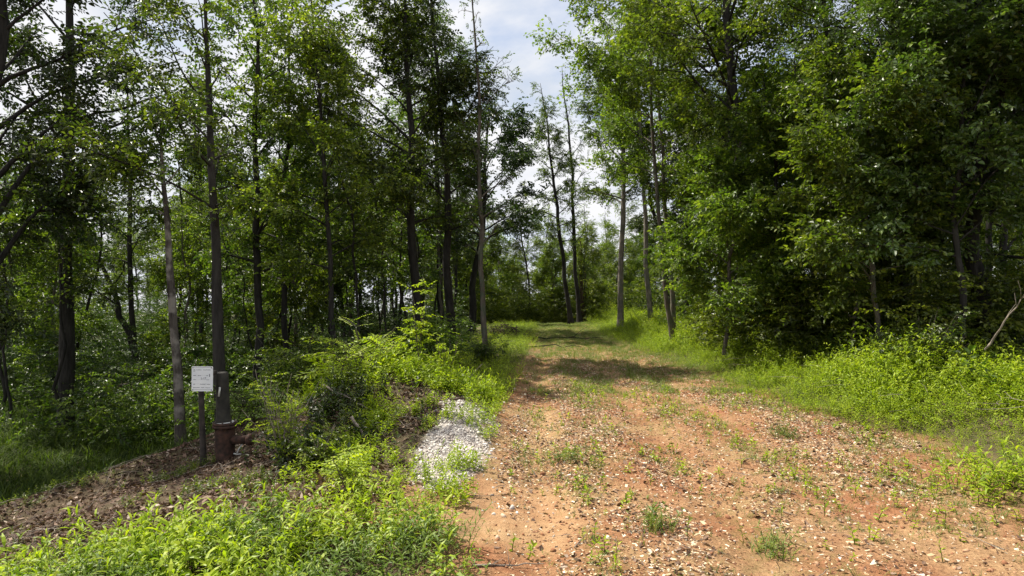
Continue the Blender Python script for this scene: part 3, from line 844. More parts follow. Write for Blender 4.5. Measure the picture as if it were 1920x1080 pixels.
ORD = ['nearest', 'second nearest', 'third nearest', 'fourth nearest', 'fifth nearest', 'sixth nearest', 'seventh nearest', 'eighth nearest', 'ninth nearest', 'tenth nearest', 'eleventh nearest', 'twelfth nearest']
bins = {}
for r, grp, k in FILL:
    px = 960 + r.location.x / r.location.y * F
    Z = ZR if grp == GR[1] else ZE if grp == GE[1] else ZL
    zi = [z[2] for z in Z if z[0] <= px < z[1]][0]
    bins.setdefault((KIND[k], zi), []).append(r)
for (kd, zi), rs in bins.items():
    rs.sort(key=lambda o: o.location.length)
    for i, r in enumerate(rs):
        r['label'] = (ORD[min(i, 11)] + ' ' if len(rs) > 1 else 'lone ') + kd + ' ' + zi
for i, (a, b) in enumerate(SRC):
    if not used[i]: bpy.data.objects.remove(a); bpy.data.objects.remove(b)

# ------------------------------------------------------------------ undergrowth and weeds (stuff)
def pts_in(xr, yr, n, prob, gg):
    x = gg.uniform(xr[0], xr[1], n); y = gg.uniform(yr[0], yr[1], n)
    k = gg.uniform(0, 1, n) < prob(x, y)
    return x[k], y[k]

def ground_pts(x, y, dz=-0.01):
    return np.stack([x, y, height(x, y) + dz], -1)

def stuff(name, parts, mat, label, cat='undergrowth', smooth=False):
    V, Q, r = parts
    o = quads_obj(name, V, Q, M[mat], rnd=r, smooth=smooth)
    tag(o, label, cat, kind='stuff')
    return o

# tall bright weeds on the right bank
W1 = [make_plant('lance', 400 + i, h=0.55, n=18, leaf=0.105, wd=0.17, lean=.5) for i in range(5)]
W2 = [make_plant('lance', 410 + i, h=0.42, n=12, leaf=0.13, wd=0.2, lean=.5) for i in range(4)]
W3 = [make_plant('ovate', 420 + i, h=0.35, n=12, leaf=0.085, wd=0.5, lean=.4) for i in range(4)]
gg = np.random.default_rng(11)
def pr(x, y):
    r = x - x_right(y) - 0.45 * (fbm(x * .9, y * .9, 3, 66) - .2)
    clump = fbm(x * .7, y * .7, 3, 60)
    a = ss(-0.25, 0.6, r) * (1 - ss(3.2, 5.4 , r)) * (0.6 + 0.6 * ss(.35, .6, clump))
    return a * np.clip(1.35 - y / 36, .35, 1)
x, y = pts_in((4, 16), (4.2, 42), 120000, pr, gg)
cl = fbm(x * .7, y * .7, 3, 60)
sc = 0.74 * gg.uniform(.6, 1.2, len(x)) * (0.68 + 0.6 * ss(.3, .65, cl)) * (0.38 + .67 * ss(0.1, 2.2, x - x_right(y))) * (1 + .012 * y) * np.clip(0.88 + 0.34 * np.exp(-((y - 10.6) / 2.2) ** 2), 0, 1.4)
stuff('tall_weeds', scatter(W1 + [make_plant('lance', 430 + i, h=0.75, n=24, leaf=0.075, wd=0.26, lean=.7) for i in range(3)] + W3[:1], ground_pts(x, y), gg, sc=sc, pj=.25, rj=.25), 'weed', 'dense bright green lance-leaved weeds banked along the right edge of the dirt track', 'weeds')
# deeper in shade
x, y = pts_in((7, 34), (8, 46), 9000, lambda x, y: (x > x_right(y) + 2.4) * (x < y * 1.0 + 1) * ss(.42, .6, fbm(x * .4, y * .4, 3, 71)), gg)
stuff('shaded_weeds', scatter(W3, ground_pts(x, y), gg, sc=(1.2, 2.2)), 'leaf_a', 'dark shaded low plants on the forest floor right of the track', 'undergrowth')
# right foreground clump
def pr(x, y): return (1 - ss(.5, 1.3, ((x - 5.2) / .75) ** 2 + ((y - 6.1) / .8) ** 2 + 1.2 * (fbm(x * 2, y * 2, 3, 82) - .5)))
x, y = pts_in((3.6, 7.4), (4.4, 7.9), 1500, pr, gg)
stuff('weed_clump', scatter(W2 + W1[:1], ground_pts(x, y), gg, sc=(.4, 1.0)), 'weed', 'broad-leaved weed clump at the near right corner of the track', 'weeds')

# left foreground weeds
def pr(x, y):
    lim = 4.85 + 0.45 * ss(-3.3, -2.2, x) + .25 * ss(-1.9,-1.2,x) - .3 * ss(-1.2, -.4, x) + .5 * (fbm(x * 1.3, y * 1.3, 3, 21) - .5)
    return ss(.0, .35, lim - y) * ss(0, .45, x_left(y) + .30 - x + .5 * (fbm(x * 2.2, y * 2.2, 2, 25) - .5)) * (.45 + .55 * ss(.35, .55, fbm(x * 1.2, y * 1.2, 3, 23)))
x, y = pts_in((-6.5, 0.3), (2.6, 7.2), 7600, pr, gg)
sel = fbm(x * 1.6, y * 1.6, 3, 29) + .22 * ss(-1.7, -1.1, x) - .2 * ss(-.7, -.3, x) + gg.normal(0, .06, len(x))
k = sel < .66
stuff('foreground_weeds', scatter(W2 + W2[:3] + W1[:2] + W3[:2], ground_pts(x[k], y[k]), gg, sc=(.34, .92)), 'weed', 'sunlit yellow-green weeds along the near left shoulder of the track', 'weeds')
k = ~k
stuff('bluish_weeds', scatter(W1, ground_pts(x[k], y[k]), gg, sc=(.45, .8)), 'weed_blue', 'bluish green narrow-leaved weeds beside the clay at the near left', 'weeds')
# sparse weeds around the gravel and shoulder
def pr(x, y):
    l = x_left(y) - x
    return ss(-.1, .2, l) * (1 - ss(1.6, 2.6, l)) * ss(.40, .58, fbm(x * 2.1, y * 2.1, 3, 33)) * (1 - .80 * gravel_mask(x, y) * ss(.35,.5,fbm(x*2.8,y*2.8,2,34))) * ss(5.4, 6.3, y)
x, y = pts_in((-3.5, .6), (5.4, 13.5), 9000, pr, gg)
stuff('shoulder_weeds', scatter(W3 + W1[:2], ground_pts(x, y), gg, sc=(.3, .65)), 'weed', 'low leafy weeds scattered round the gravel heap', 'weeds')
x, y = pts_in((-8, -2.6), (5, 9.8), 9000, lambda x, y: ss(.56, .70, fbm(x * .9, y * 1.3, 3, 45)) * .8, gg)
stuff('bank_plants', scatter(W3 + W2[:1], ground_pts(x, y), gg, sc=(.18, .42)), 'leaf_b', 'small shaded green plants in patches on the brown litter bank', 'undergrowth')
# bright grass strip left of the track, further on
def pr(x, y):
    l = x_left(y) - x
    return ss(0, .4, l + .25 + .9 * (fbm(x * 1.2, y * 1.2, 3, 37) - .5)) * (1 - ss(2.2, 3.4, l)) * ss(11.5, 13, y) * np.clip(1.2 - y / 45, .2, 1)
x, y = pts_in((-4.5, 2.5), (11, 40), 13000, pr, gg)
stuff('bright_grass', scatter(W1, ground_pts(x, y), gg, sc=(.45, .85)), 'weed', 'fine bright green grass strip on the left of the track past the mound', 'grass')
# plants of the mound top
def pr(x, y):
    return (1 - ss(.6, 1.3, ((x + 2.1) / 2.0) ** 2 + ((y - 11.7) / 1.7) ** 2)) * (0.5 + .5 * ss(.4, .55, fbm(x * 1.4, y * 1.4, 3, 39)))
x, y = pts_in((-5, 0.2), (9.6, 14), 4200, pr, gg)
stuff('mound_plants', scatter(W3 + W1[:2] + W2[:1], ground_pts(x, y), gg, sc=(.4, 1.05)), 'weed', 'leafy green plants covering the top of the earth mound', 'undergrowth')

x, y = pts_in((-4.2, -1.2), (6.6, 10.2), 1500, lambda x, y: (1 - ss(.5, 1.2, ((x + 2.35) / 1.15) ** 2 + ((y - 8.5) / 1.6) ** 2)) * ss(.36, .5, fbm(x * 1.6, y * 1.6, 3, 43)) * (1 - gravel_mask(x, y)), gg)
stuff('hollow_plants', scatter(W3 + W1[:1], ground_pts(x, y), gg, sc=(.5, 1.1)), 'leaf_c', 'low plants, colour darkened for shade, on the steep dark face of the mound', 'undergrowth')  # deep leaf colour paints the shade of the mound face

# grass of the shaded hollow
TF = [make_tuft(500 + i, 14, .30, .010) for i in range(5)]
def pr(x, y):
    z = height(x, y)
    return ss(-.1, .7, y - (8.8 + 1.43 * (x + 6.6))) * ss(-.35, -.65, z) * np.clip(1.3 - y / 40, .25, 1)
x, y = pts_in((-26, -4), (8, 34), 24000, pr, gg)
k = x > -1.0 * y - 1
x, y = x[k], y[k]
stuff('shaded_grass', scatter(TF, ground_pts(x, y), gg, sc=gg.uniform(.8, 1.4, len(x)) * (1 + .03 * y)), 'shade_grass', 'soft grass coloured dark for shade, covering the shaded hollow left of the mound', 'grass')
# wood floor left
x, y = pts_in((-40, -2.5), (16, 60), 26000, lambda x, y: (x > -.95 * y) * (x < -2.6) * ss(.35, .55, fbm(x * .5, y * .5, 3, 73)), gg)
stuff('wood_floor_plants', scatter(W3, ground_pts(x, y), gg, sc=(.8, 1.6)), 'leaf_a', 'leafy ground plants under the trees left of the track', 'undergrowth')

# bushy undergrowth made of leafy sprays rising from the floor
def brush(name, mat, label, xr, yr, n, prob, hmax, spray, seed, per=14, sc=(.8, 1.3)):
    q = np.random.default_rng(seed)
    x, y = pts_in(xr, yr, n, prob, q)
    m = len(x)
    hh = hmax * q.uniform(.35, 1, m)
    P = []; Y = []
    for i in range(per):
        u = q.uniform(0.08, 1, m); a = q.uniform(0, 6.28, m); rr = q.uniform(.1, .6, m) * (0.5 + hh * .25)
        P.append(np.stack([x + np.cos(a) * rr, y + np.sin(a) * rr, height(x, y) + u * hh], -1)); Y.append(a + q.normal(0, .5, m))
    stuff(name, scatter(SPR[spray], np.vstack(P), q, yaw=np.concatenate(Y), pitch=0.05, pj=.35, rj=.4, sc=sc), mat, label)
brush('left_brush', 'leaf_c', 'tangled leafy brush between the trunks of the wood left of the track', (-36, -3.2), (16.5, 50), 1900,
      lambda x, y: (x > -.93 * y) * (x < -3.4) * (.3 + .7 * ss(.40, .58, fbm(x * .3, y * .3, 3, 81))), 2.9, 'ovate_small', 21)  # dark leaf colour stands in for the deep shade between the trunks
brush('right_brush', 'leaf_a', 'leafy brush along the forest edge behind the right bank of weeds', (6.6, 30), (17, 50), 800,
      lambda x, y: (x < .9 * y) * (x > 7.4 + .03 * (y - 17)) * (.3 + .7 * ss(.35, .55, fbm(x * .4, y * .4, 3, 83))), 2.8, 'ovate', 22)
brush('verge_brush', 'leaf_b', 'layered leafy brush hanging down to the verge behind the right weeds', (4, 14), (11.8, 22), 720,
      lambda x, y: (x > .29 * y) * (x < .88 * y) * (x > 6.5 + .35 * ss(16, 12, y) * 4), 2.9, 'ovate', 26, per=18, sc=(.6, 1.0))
brush('shade_dark_brush', 'leaf_c', 'shade-darkened brush in the deep recess under the right trees', (9, 26), (13, 24), 330,
      lambda x, y: (x < 1.05 * y) * (x > 9.5) * 1.0, 2.6, 'ovate', 23)  # shade of the recess is put into the dark leaf colour
brush('end_brush', 'leaf_b', 'sunlit leafy brush closing off the end of the track', (-7, 14), (45, 62), 800,
      lambda x, y: .45 + .55 * ss(.4, .6, fbm(x * .35, y * .35, 3, 87)), 3.3, 'ovate', 24, per=22)
brush('edge_brush', 'leaf_a', 'shaded brush at the foot of the left trees behind the mound', (-12, -1.8), (14.5, 26), 620,
      lambda x, y: (x < -1.9 - .0 * y) * ss(.3, .5, fbm(x * .5, y * .5, 3, 85)), 1.7, 'ovate_small', 25)

# ------------------------------------------------------------------ litter, chips, stones, tufts on the track
def leafbits(n, seed, curl=.5):
    out_ = []
    for i in range(n):
        q = np.random.default_rng(seed + i)
        V, Q = leaf_ovate(1.0, q.uniform(.35, .8), q.uniform(-.1, curl), q.uniform(-.3, .6))
        V = V - [0.5, 0, 0]
        out_.append((V, Q, np.full(len(V), 0.5)))
    return out_
BITS = leafbits(5, 600)
def chip_t(i):
    q = np.random.default_rng(650 + i); a = q.uniform(.25, .7)
    V = np.array([[-.5, -a / 2, 0], [.5, -a / 2 * q.uniform(.5, 1), .02], [.5 * q.uniform(.7, 1), a / 2, 0.05], [-.5, a / 2 * q.uniform(.6, 1), -.02]])
    V = np.vstack([V, V * [.9, .9, 1] - [0, 0, .12]])
    Q = np.array([[0, 1, 2, 3], [4, 7, 6, 5], [0, 4, 5, 1], [1, 5, 6, 2], [2, 6, 7, 3], [3, 7, 4, 0]])
    return V, Q, np.full(8, .5)
CHIPS = [chip_t(i) for i in range(5)]
def bits(temps, x, y, q, s, dz, pj, uni=True, pw=1.0):
    V, Q, r = scatter(temps, ground_pts(x, y, dz), q, pj=pj, rj=pj, sc=s)
    # one random tone per bit
    rr = []
    order = 0
    nv = len(temps[0][0])
    n = len(V) // nv
    r = np.repeat(q.uniform(0, 1, n) ** pw, nv)
    return V, Q, r
q = np.random.default_rng(31)
def pr(x, y):
    rl = x - x_left(y); rut = np.exp(-((rl - .62) / .25) ** 2) + np.exp(-((rl - 2.35) / .25) ** 2) + np.exp(-((rl - 3.7) / .22) ** 2)
    return (1 - .6 * np.clip(rut, 0, 1)) * ss(0, .4, x - x_left(y)) * ss(0, .4, x_right(y) + .5 - x) * (.22 + 1.0 * ss(.40, .60, fbm(x * 1.5, y * .55, 4, 91))) * (1 - .62 * (1 - ss(.6, 1.2, ((x - .05) / .75) ** 2 + ((y - 5.8) / 1.0) ** 2))) * np.clip(1.3 - y / 22, .05, 1)
x, y = pts_in((-1.2, 6.8), (3.6, 22), 190000, pr, q)
stuff('wood_chips', bits(CHIPS, x, y, q, q.gamma(1.8, .0075, len(x)) + .008 + .0006 * y, .002, .20, pw=1.25), 'chips', 'pale wood chips and bark bits strewn over the red clay track', 'wood chips')
x, y = pts_in((-1.2, 6.8), (3.6, 18), 52000, pr, q)
stuff('track_leaves', bits(BITS, x, y, q, q.gamma(2.5, .010, len(x)) + .014, .006, .40, pw=.75), 'litter', 'dry brown leaves scattered on the track', 'leaf litter')
# clods
CL = []
for i in range(4):
    qq = np.random.default_rng(700 + i)
    V = np.array([[a, b, c] for a in (-1, 1) for b in (-1, 1) for c in (-1, 1)], float) * .42
    V += qq.normal(0, .12, V.shape); V[:, 2] *= .7
    # split once for a rounder lump
    Qc = np.array([[0, 1, 3, 2], [4, 6, 7, 5], [0, 4, 5, 1], [2, 3, 7, 6], [0, 2, 6, 4], [1, 5, 7, 3]])
    cen = V[Qc].mean(1) * 1.35
    Qn = []; V2 = [V, cen]; em = {}; extra_v = []
    for fi, f in enumerate(Qc):
        es = []
        for a, b in zip(f, np.roll(f, -1)):
            k = (min(a, b), max(a, b))
            if k not in em: em[k] = 14 + len(extra_v); extra_v.append((V[a] + V[b]) / 2 * 1.16)
            es.append(em[k])
        for j in range(4): Qn.append([f[j], es[j], 8 + fi, es[j - 1]])
    VV = np.vstack([V, cen, np.array(extra_v)])
    CL.append((VV, np.array(Qn), np.full(len(VV), .5)))
def prg(x, y): return gravel_mask(x, y)
x, y = pts_in((-2.4, .4), (6.2, 12), 30000, prg, q)
x2, y2 = pts_in((-2.6, .9), (5.6, 12), 1500, lambda x, y: .6 * np.exp(-((x + .6) / .8) ** 2), q)
x = np.append(x, x2); y = np.append(y, y2)
stuff('gravel', bits(CL, x, y, q, q.gamma(2.0, .0050, len(x)) + .007, .003, .6), 'stones', 'heap of pale grey gravel spilling down beside the track', 'gravel', smooth=True)
def prs(x, y): return ss(0, .3, x - x_left(y)) * ss(0, .3, x_right(y) - x) * .8
x, y = pts_in((-1, 6.5), (3.6, 13), 9000, prs, q)
V_ = bits(CL, x, y, q, q.gamma(1.5, .006, len(x)) + .006, .001, .6)
M['clods'] = leaf_mat('clay_clods', [(0.0, (0.20, 0.085, 0.045)), (0.5, (0.36, 0.18, 0.10)), (0.85, (0.46, 0.28, 0.17)), (1.0, (0.50, 0.45, 0.38))], trans=0.0, rough=.9, spec=.15)
stuff('clay_clods', V_, 'clods', 'small lumps of red clay broken on the track surface', 'soil clods', smooth=True)
# bank leaf litter
def prb(x, y):
    l = x_left(y) - x
    return ss(.5, 1.2, l) * ss(4.4, 4.8, y) * (1 - ss(-.1, .6, y - np.clip(8.8 + 1.43 * (x + 6.6), 7.2, 11.0))) * (1 - gravel_mask(x, y)) * (.35 + .65 * ss(.35, .55, fbm(x * 1.5, y * 1.5, 3, 95)))
x, y = pts_in((-9.5, -.5), (4.5, 11.6), 64000, prb, q)
stuff('leaf_litter', bits(BITS, x, y, q, q.gamma(2.6, .012, len(x)) + .016, .012, .55, pw=1.8), 'litter', 'brown leaf litter and dry twigs covering the bank around the wellhead', 'leaf litter')
x, y = pts_in((-3.3, -1.7), (5.9, 7.0), 900, lambda x, y: .9 + 0 * x, q)
stuff('dry_leaf_pile', bits(BITS, x, y, q, q.gamma(3, .018, len(x)) + .03, .02, .7, pw=.5), 'litter', 'pinkish dry leaves heaped at the foot of the twiggy bush', 'leaf litter')
# grass tufts on the track
TT = [make_tuft(520 + i, 12, .12, .0045) for i in range(5)]
def prt(x, y):
    return ss(0.1, .5, x - x_left(y)) * (.10 + .8 * ss(.52, .68, fbm(x * 1.5, y * .5, 3, 97)) + .35 * ss(5.5, 9, y) * np.exp(-((x - x_left(y) - 1.5) / .22) ** 2) + .28 * ss(6, 10, y) * np.exp(-((x - x_left(y) - 3.2) / .35) ** 2) + .5 * ss(16, 30, y) + .5 * np.exp(-((x - x_right(y)) / .6) ** 2)) * ss(-.2, .3, x_right(y) + .6 - x)
x, y = pts_in((-1.2, 7), (3.4, 14), 8000, prt, q)
stuff('track_grass', scatter(TT, ground_pts(x, y), q, sc=(.35, 1.1)), 'grass', 'sparse thin grass tufts growing on the red clay track', 'grass')
x, y = pts_in((-.5, 8), (13, 47), 32000, lambda x, y: np.clip(prt(x, y) + .15 + .7 * ss(26, 36, y), 0, 1) * .9, q)
stuff('far_track_grass', scatter(TT, ground_pts(x, y), q, sc=(.7, 1.6)), 'grass', 'thin green grass greening the far part of the track', 'grass')
# seedlings on the track, kinds of small herbs
SE = [make_plant('ovate', 440 + i, h=.09, n=8, leaf=.045, wd=.45, lean=.3) for i in range(4)] + [make_plant('lance', 450 + i, h=.13, n=9, leaf=.06, wd=.2, lean=.3) for i in range(2)]
x, y = pts_in((-1.2, 7), (3.5, 14), 2200, lambda x, y: np.clip(prt(x, y), 0, 1) * .9, q)
stuff('track_seedlings', scatter(SE, ground_pts(x, y), q, sc=(.5, 1.4)), 'weed', 'tiny green seedlings dotted over the clay track', 'seedlings')

# twigs on the ground
def twig_heap(name, label, n, fx, fy, seed, lmin, lmax, rad, mat='dead_wood', lift=.02):
    q = np.random.default_rng(seed); G = Geo()
    for i in range(n):
        x, y = fx(q), fy(q); a = q.uniform(0, 3.14); l = q.uniform(lmin, lmax)
        m = 5; s = np.linspace(-.5, .5, m)
        px = x + np.cos(a) * s * l + q.normal(0, .03 * l, m); py = y + np.sin(a) * s * l + q.normal(0, .03 * l, m)
        P = np.stack([px, py, height(px, py) + lift + q.uniform(0, lift) + .04 * l * q.uniform(-.3, 1, m)], -1)
        rr = rad * q.uniform(.5, 1.4)
        G.tube(P, np.linspace(rr, rr * .4, m), 5)
    o = G.build(name, M[mat]); tag(o, label, 'twigs', kind='stuff'); return o
twig_heap('ground_twigs', 'thin dead twigs lying on the clay track', 110, lambda q: q.uniform(-.6, 5.5), lambda q: q.uniform(3.8, 13), 801, .08, .35, .004, lift=.01)
twig_heap('bank_twigs', 'dead twigs tangled in the leaf litter of the bank', 210, lambda q: q.uniform(-7.5, -1.2), lambda q: q.uniform(6.2, 10), 802, .1, .7, .005, lift=.03)
twig_heap('verge_twigs', 'dead brown stems standing among the verge weeds', 60, lambda q: q.uniform(5.5, 9.5), lambda q: q.uniform(8, 16), 803, .3, .9, .004, lift=.25)

# ------------------------------------------------------------------ single plants
def copy_tree(o):
    c = o.copy(); COL.objects.link(c)
    for ch in o.children:
        d = ch.copy(); COL.objects.link(d); d.parent = c
    return c

def bush(name, x, y, seed, h, r, n_stem, per, spray, mat, stem_mat, label, group=None, sc=(.6, 1.1), cat='shrub', lean=.35, stem_r=.009, bare=.25):
    q = np.random.default_rng(seed); G = Geo(); P = []; Y = []
    for i in range(n_stem):
        a = q.uniform(0, 6.28); l = h * q.uniform(.6, 1.05); k = q.uniform(.2, 1) * r
        t = np.linspace(0, 1, 7)
        pts = np.stack([np.cos(a) * k * t ** (1 + lean) + q.normal(0, .015 * h, 7), np.sin(a) * k * t ** (1 + lean) + q.normal(0, .015 * h, 7), -0.05 + l * t], -1)
        pts[0, :2] *= .3
        G.tube(pts, np.linspace(stem_r, .003, 7), 4, cap=False)
        for j in range(per):
            u = q.uniform(bare, 1) * 6; b = np.array([np.interp(u, np.arange(7), pts[:, kk]) for kk in range(3)])
            aa = q.uniform(0, 6.28)
            P.append(b); Y.append(aa)
    rr = empty(name, (x, y, float(height(x, y))))
    tag(rr, label, cat, group)
    G.build('stems', M[stem_mat], rr)
    C = scatter(SPR[spray], np.array(P), q, yaw=np.array(Y), pitch=.15, pj=.3, rj=.3, sc=sc)
    quads_obj('foliage', C[0], C[1], M[mat], rr, rnd=C[2])
    return rr

bush('bush', X(530, 7.6), 7.6, 901, 1.15, .55, 26, 7, 'ovate_small', 'weed', 'dead_wood', 'twiggy half-bare bush with small yellow leaves between the wellhead and the mound', sc=(.22, .42), bare=.3)
bush('bush', X(600, 7.3), 7.3, 902, .5, .4, 13, 7, 'ovate_small', 'leaf_b', 'dead_wood', 'low dark bush in front of the mound beside the dry leaf pile', sc=(.3, .55))
locs = [(628, 11.2, 1.15, 'tall pinnate-leaved sapling, first from the left on the mound'),
        (690, 10.9, 1.30, 'bright pinnate-leaved sapling arching highest over the middle of the mound'),
        (735, 11.6, 1.0, 'small pinnate-leaved sapling tucked right of the arching one'),
        (660, 10.3, .75, 'short pinnate-leaved sapling at the front rim of the mound')]
for i, (px, d, h, lb) in enumerate(locs):
    bush('sapling', X(px, d), d, 910 + i, h * .82, .6, 7, 10, 'fern' if i % 2 else 'pinnate', 'weed', 'bark_mid', lb, group='pinnate saplings on the mound', sc=(.8, 1.35), cat='sapling', bare=.35)
bush('sapling', X(788, 11.2), 11.2, 920, 1.75, .28, 4, 16, 'ovate_small', 'weed', 'bark_mid', 'tall upright oval-leaved sapling at the right end of the mound', sc=(.5, .85), cat='sapling', bare=.1)
bush('sapling', X(835, 11.6), 11.6, 921, 1.0, .55, 12, 9, 'ovate_small', 'weed', 'bark_mid', 'bushy oval-leaved plant beside the tall upright sapling', sc=(.3, .55), cat='shrub', bare=.1)
bush('sapling', X(655, 6.1), 6.1, 922, .55, .35, 6, 6, 'pinnate', 'weed', 'bark_mid', 'small pinnate-leaved seedling among the weeds in front of the dark hollow', sc=(.5, .8), cat='sapling')
bush('fern', X(470, 10.8), 10.8, 923, .8, .8, 14, 5, 'fern', 'weed_blue', 'bark_mid', 'soft feathery fern clump in shade right of the wellhead', sc=(1.0, 1.6), cat='fern')
bush('shrub', X(560, 14.5), 14.5, 924, 2.4, 1.1, 22, 10, 'ovate_small', 'leaf_b', 'bark_mid', 'loose shrub with sun-flecked small leaves behind the twiggy bush', sc=(.7, 1.1))
bush('shrub', X(640, 15), 15, 925, 2.0, 1.1, 20, 10, 'ovate_small', 'leaf_a', 'bark_mid', 'rounded shrub in the shade behind the pinnate saplings', sc=(.7, 1.1))
bush('shrub', X(905, 17.5), 17.5, 926, 1.1, .8, 18, 9, 'ovate_small', 'leaf_a', 'bark_mid', 'dark low shrub at the foot of the half-dead grey tree', sc=(.6, .9))
bush('shrub', X(1880, 9.5), 11.5, 927, 1.5, .9, 16, 9, 'lobed', 'leaf_a', 'bark_mid', 'shrub in shade behind the tallest weeds at the right', sc=(.5, .8))
for i, (px, d, s, lb) in enumerate([(1064, 7.6, .30, 'dense round grass tuft standing alone on the left wheel rut'),
                                    (1225, 5.3, .30, 'upright feathery grass tuft on the near middle of the track'),
                                    (1440, 5.0, .26, 'broad low grass tuft at the bottom right of the middle strip'),
                                    (1465, 9.0, .34, 'leafy dark tuft at the right track edge')]):
    q = np.random.default_rng(940 + i)
    x = X(px, d) + q.normal(0, .13, 34) * q.uniform(.3, 1.3, 34); y = d + q.normal(0, .12, 34)
    temps = [make_tuft(950 + i * 5 + j, 5, s, .008) for j in range(2)] + [make_plant('ovate', 970 + i, h=s * .7, n=9, leaf=.055, wd=.4, lean=.5), make_plant('lance', 980 + i, h=s * .8, n=10, leaf=.07, wd=.2, lean=.6)]
    P0 = np.array([X(px, d), d, float(height(X(px, d), d))])
    C = scatter(temps, ground_pts(x, y) - P0, q, sc=(.6, 1.05))
    o = quads_obj('grass_tuft', C[0], C[1], M['grass'], rnd=C[2]); o.location = P0
    tag(o, lb, 'grass tuft')

# fallen branches
def limb(name, pts, r, label, mat='dead_wood', forks=4, seed=0, cat='branch', group=None):
    q = np.random.default_rng(seed); pts = np.array(pts, float)
    m = 9; u = np.linspace(0, len(pts) - 1, m)
    P = np.stack([np.interp(u, np.arange(len(pts)), pts[:, k]) for k in range(3)], -1); L_ = np.linalg.norm(P[-1] - P[0])
    P[1:-1] += q.normal(0, .015 * L_, (m - 2, 3))
    G = Geo(); G.tube(P, np.linspace(r, r * .35, m), 7)
    for i in range(forks):
        b = P[q.integers(2, m - 1)]; d = q.normal(0, 1, 3); d[2] = abs(d[2]) * .5; d /= np.linalg.norm(d); d = d + (P[-1] - P[0]) / L_; d /= np.linalg.norm(d)
        l = L_ * q.uniform(.15, .35)
        G.tube(np.array([b, b + d * l * .5 + q.normal(0, .03 * l, 3), b + d * l]), [r * .4, r * .25, r * .1], 5)
    o = G.build(name, M[mat]); tag(o, label, cat, group); return o
def gp(px, d, dz=0.05):
    x = X(px, d); return (x, d, float(height(x, d)) + dz)
lab = ['lowest fallen pole of the pile in the sunlit patch', 'long pale fallen pole slanting up to the right in the pile', 'thin fallen pole crossing behind the pile',
       'short dark fallen branch at the left end of the pile', 'topmost fallen pole of the pile, resting on the others']
dat = [((190, 22.5, .1), (372, 20.5, .35)), ((200, 22, .1), (368, 19.5, 1.0)), ((230, 24, .1), (360, 21, 1.2)), ((165, 21, .1), (300, 21.5, .9)), ((210, 21, .4), (372, 21.5, 1.5))]
for i, ((a, da, za), (b, db, zb)) in enumerate(dat):
    limb('fallen_branch', [gp(a, da, za), gp(b, db, zb)], .055, lab[i], seed=30 + i, forks=5, group='fallen poles in the hollow')
limb('fallen_branch', [gp(858, 12.4, .05), gp(905, 12.6, .62)], .016, 'thin pale stick poking up from the grass beside the track', seed=40, forks=0)
limb('fallen_branch', [gp(660, 8.2, .35), gp(692, 8.1, .05), gp(700, 7.6, .03)], .022, 'bent grey branch hanging down the dark face of the mound', seed=41, forks=1)
limb('fallen_branch', [gp(605, 9.6, .35), gp(690, 9.0, .1)], .02, 'brown branch sloping across the mound face', seed=42, forks=3)
limb('fallen_branch', [gp(845, 9.4, .1), gp(880, 9.9, .12), gp(925, 9.6, .05)], .02, 'reddish curved branch lying on the top of the gravel heap', seed=43, forks=2, mat='bark_red')
limb('fallen_branch', [gp(1845, 10.6, .75), gp(1925, 10.2, 1.75)], .02, 'pale dead branch leaning up behind the tallest weeds', seed=44, forks=5)
limb('fallen_branch', [gp(885, 4.55, .02), gp(1020, 4.75, .03)], .009, 'crooked thin branch lying at the near end of the track', seed=45, forks=4)
limb('fallen_branch', [gp(990, 30, .05), gp(1130, 29, .06)], .04, 'thin dark branch lying across the far part of the track', seed=46, forks=2, mat='bark_dark')
limb('fallen_branch', [gp(960, 25, .05), gp(1090, 24.5, .06)], .03, 'slender dark branch lying across the track nearer than the other', seed=47, forks=2, mat='bark_dark')
# brush heap by the left edge of the far track
q = np.random.default_rng(48); G = Geo()
bx, by = X(945, 29), 29.0
for i in range(120):
    a = q.uniform(0, 6.28); p = np.array([bx + q.normal(0, .8), by + q.normal(0, .7), 0]); p[2] = float(height(p[0], p[1])) + q.uniform(0, .8) * math.exp(-((p[0] - bx) / .9) ** 2)
    e = q.uniform(-.3, .8); d = np.array([math.cos(a) * math.cos(e), math.sin(a) * math.cos(e), math.sin(e)]) * q.uniform(.4, 1.2)
    G.tube(np.array([p - d * .5, p + q.normal(0, .05, 3), p + d * .5]), [.018, .012, .005], 4)
o = G.build('brush_heap', M['bark_red']); tag(o, 'low brown heap of dead brush at the left edge of the far track', 'brush heap')

# ------------------------------------------------------------------ wellhead, post and sign
M['rust'] = plain_mat('rusted_steel', (0.024, 0.014, 0.010), (0.085, 0.040, 0.026), 14, .85, .2, .6)
M['green_steel'] = plain_mat('green_painted_steel', (0.012, 0.011, 0.009), (0.040, 0.036, 0.028), 10, .8, .1, .3)
M['steel_dark'] = plain_mat('dark_steel', (0.03, 0.024, 0.02), (0.08, 0.06, 0.05), 16, .7, .3, .4)
M['tape'] = plain_mat('pale_plastic', (0.42, 0.42, 0.40), (0.6, 0.6, 0.57), 9, .5)
M['sign_white'] = plain_mat('sign_white', (0.74, 0.77, 0.82), (0.86, 0.87, 0.89), 5, .35, 0, .05)
M['ink'] = plain_mat('sign_ink', (0.05, 0.05, 0.07), (0.12, 0.12, 0.16), 30, .6)
M['ink_pale'] = plain_mat('sign_ink_pale', (0.09, 0.10, 0.14), (0.17, 0.18, 0.23), 30, .6)
M['post'] = plain_mat('weathered_post', (0.018, 0.014, 0.012), (0.055, 0.043, 0.036), 12, .85, 0, .6)

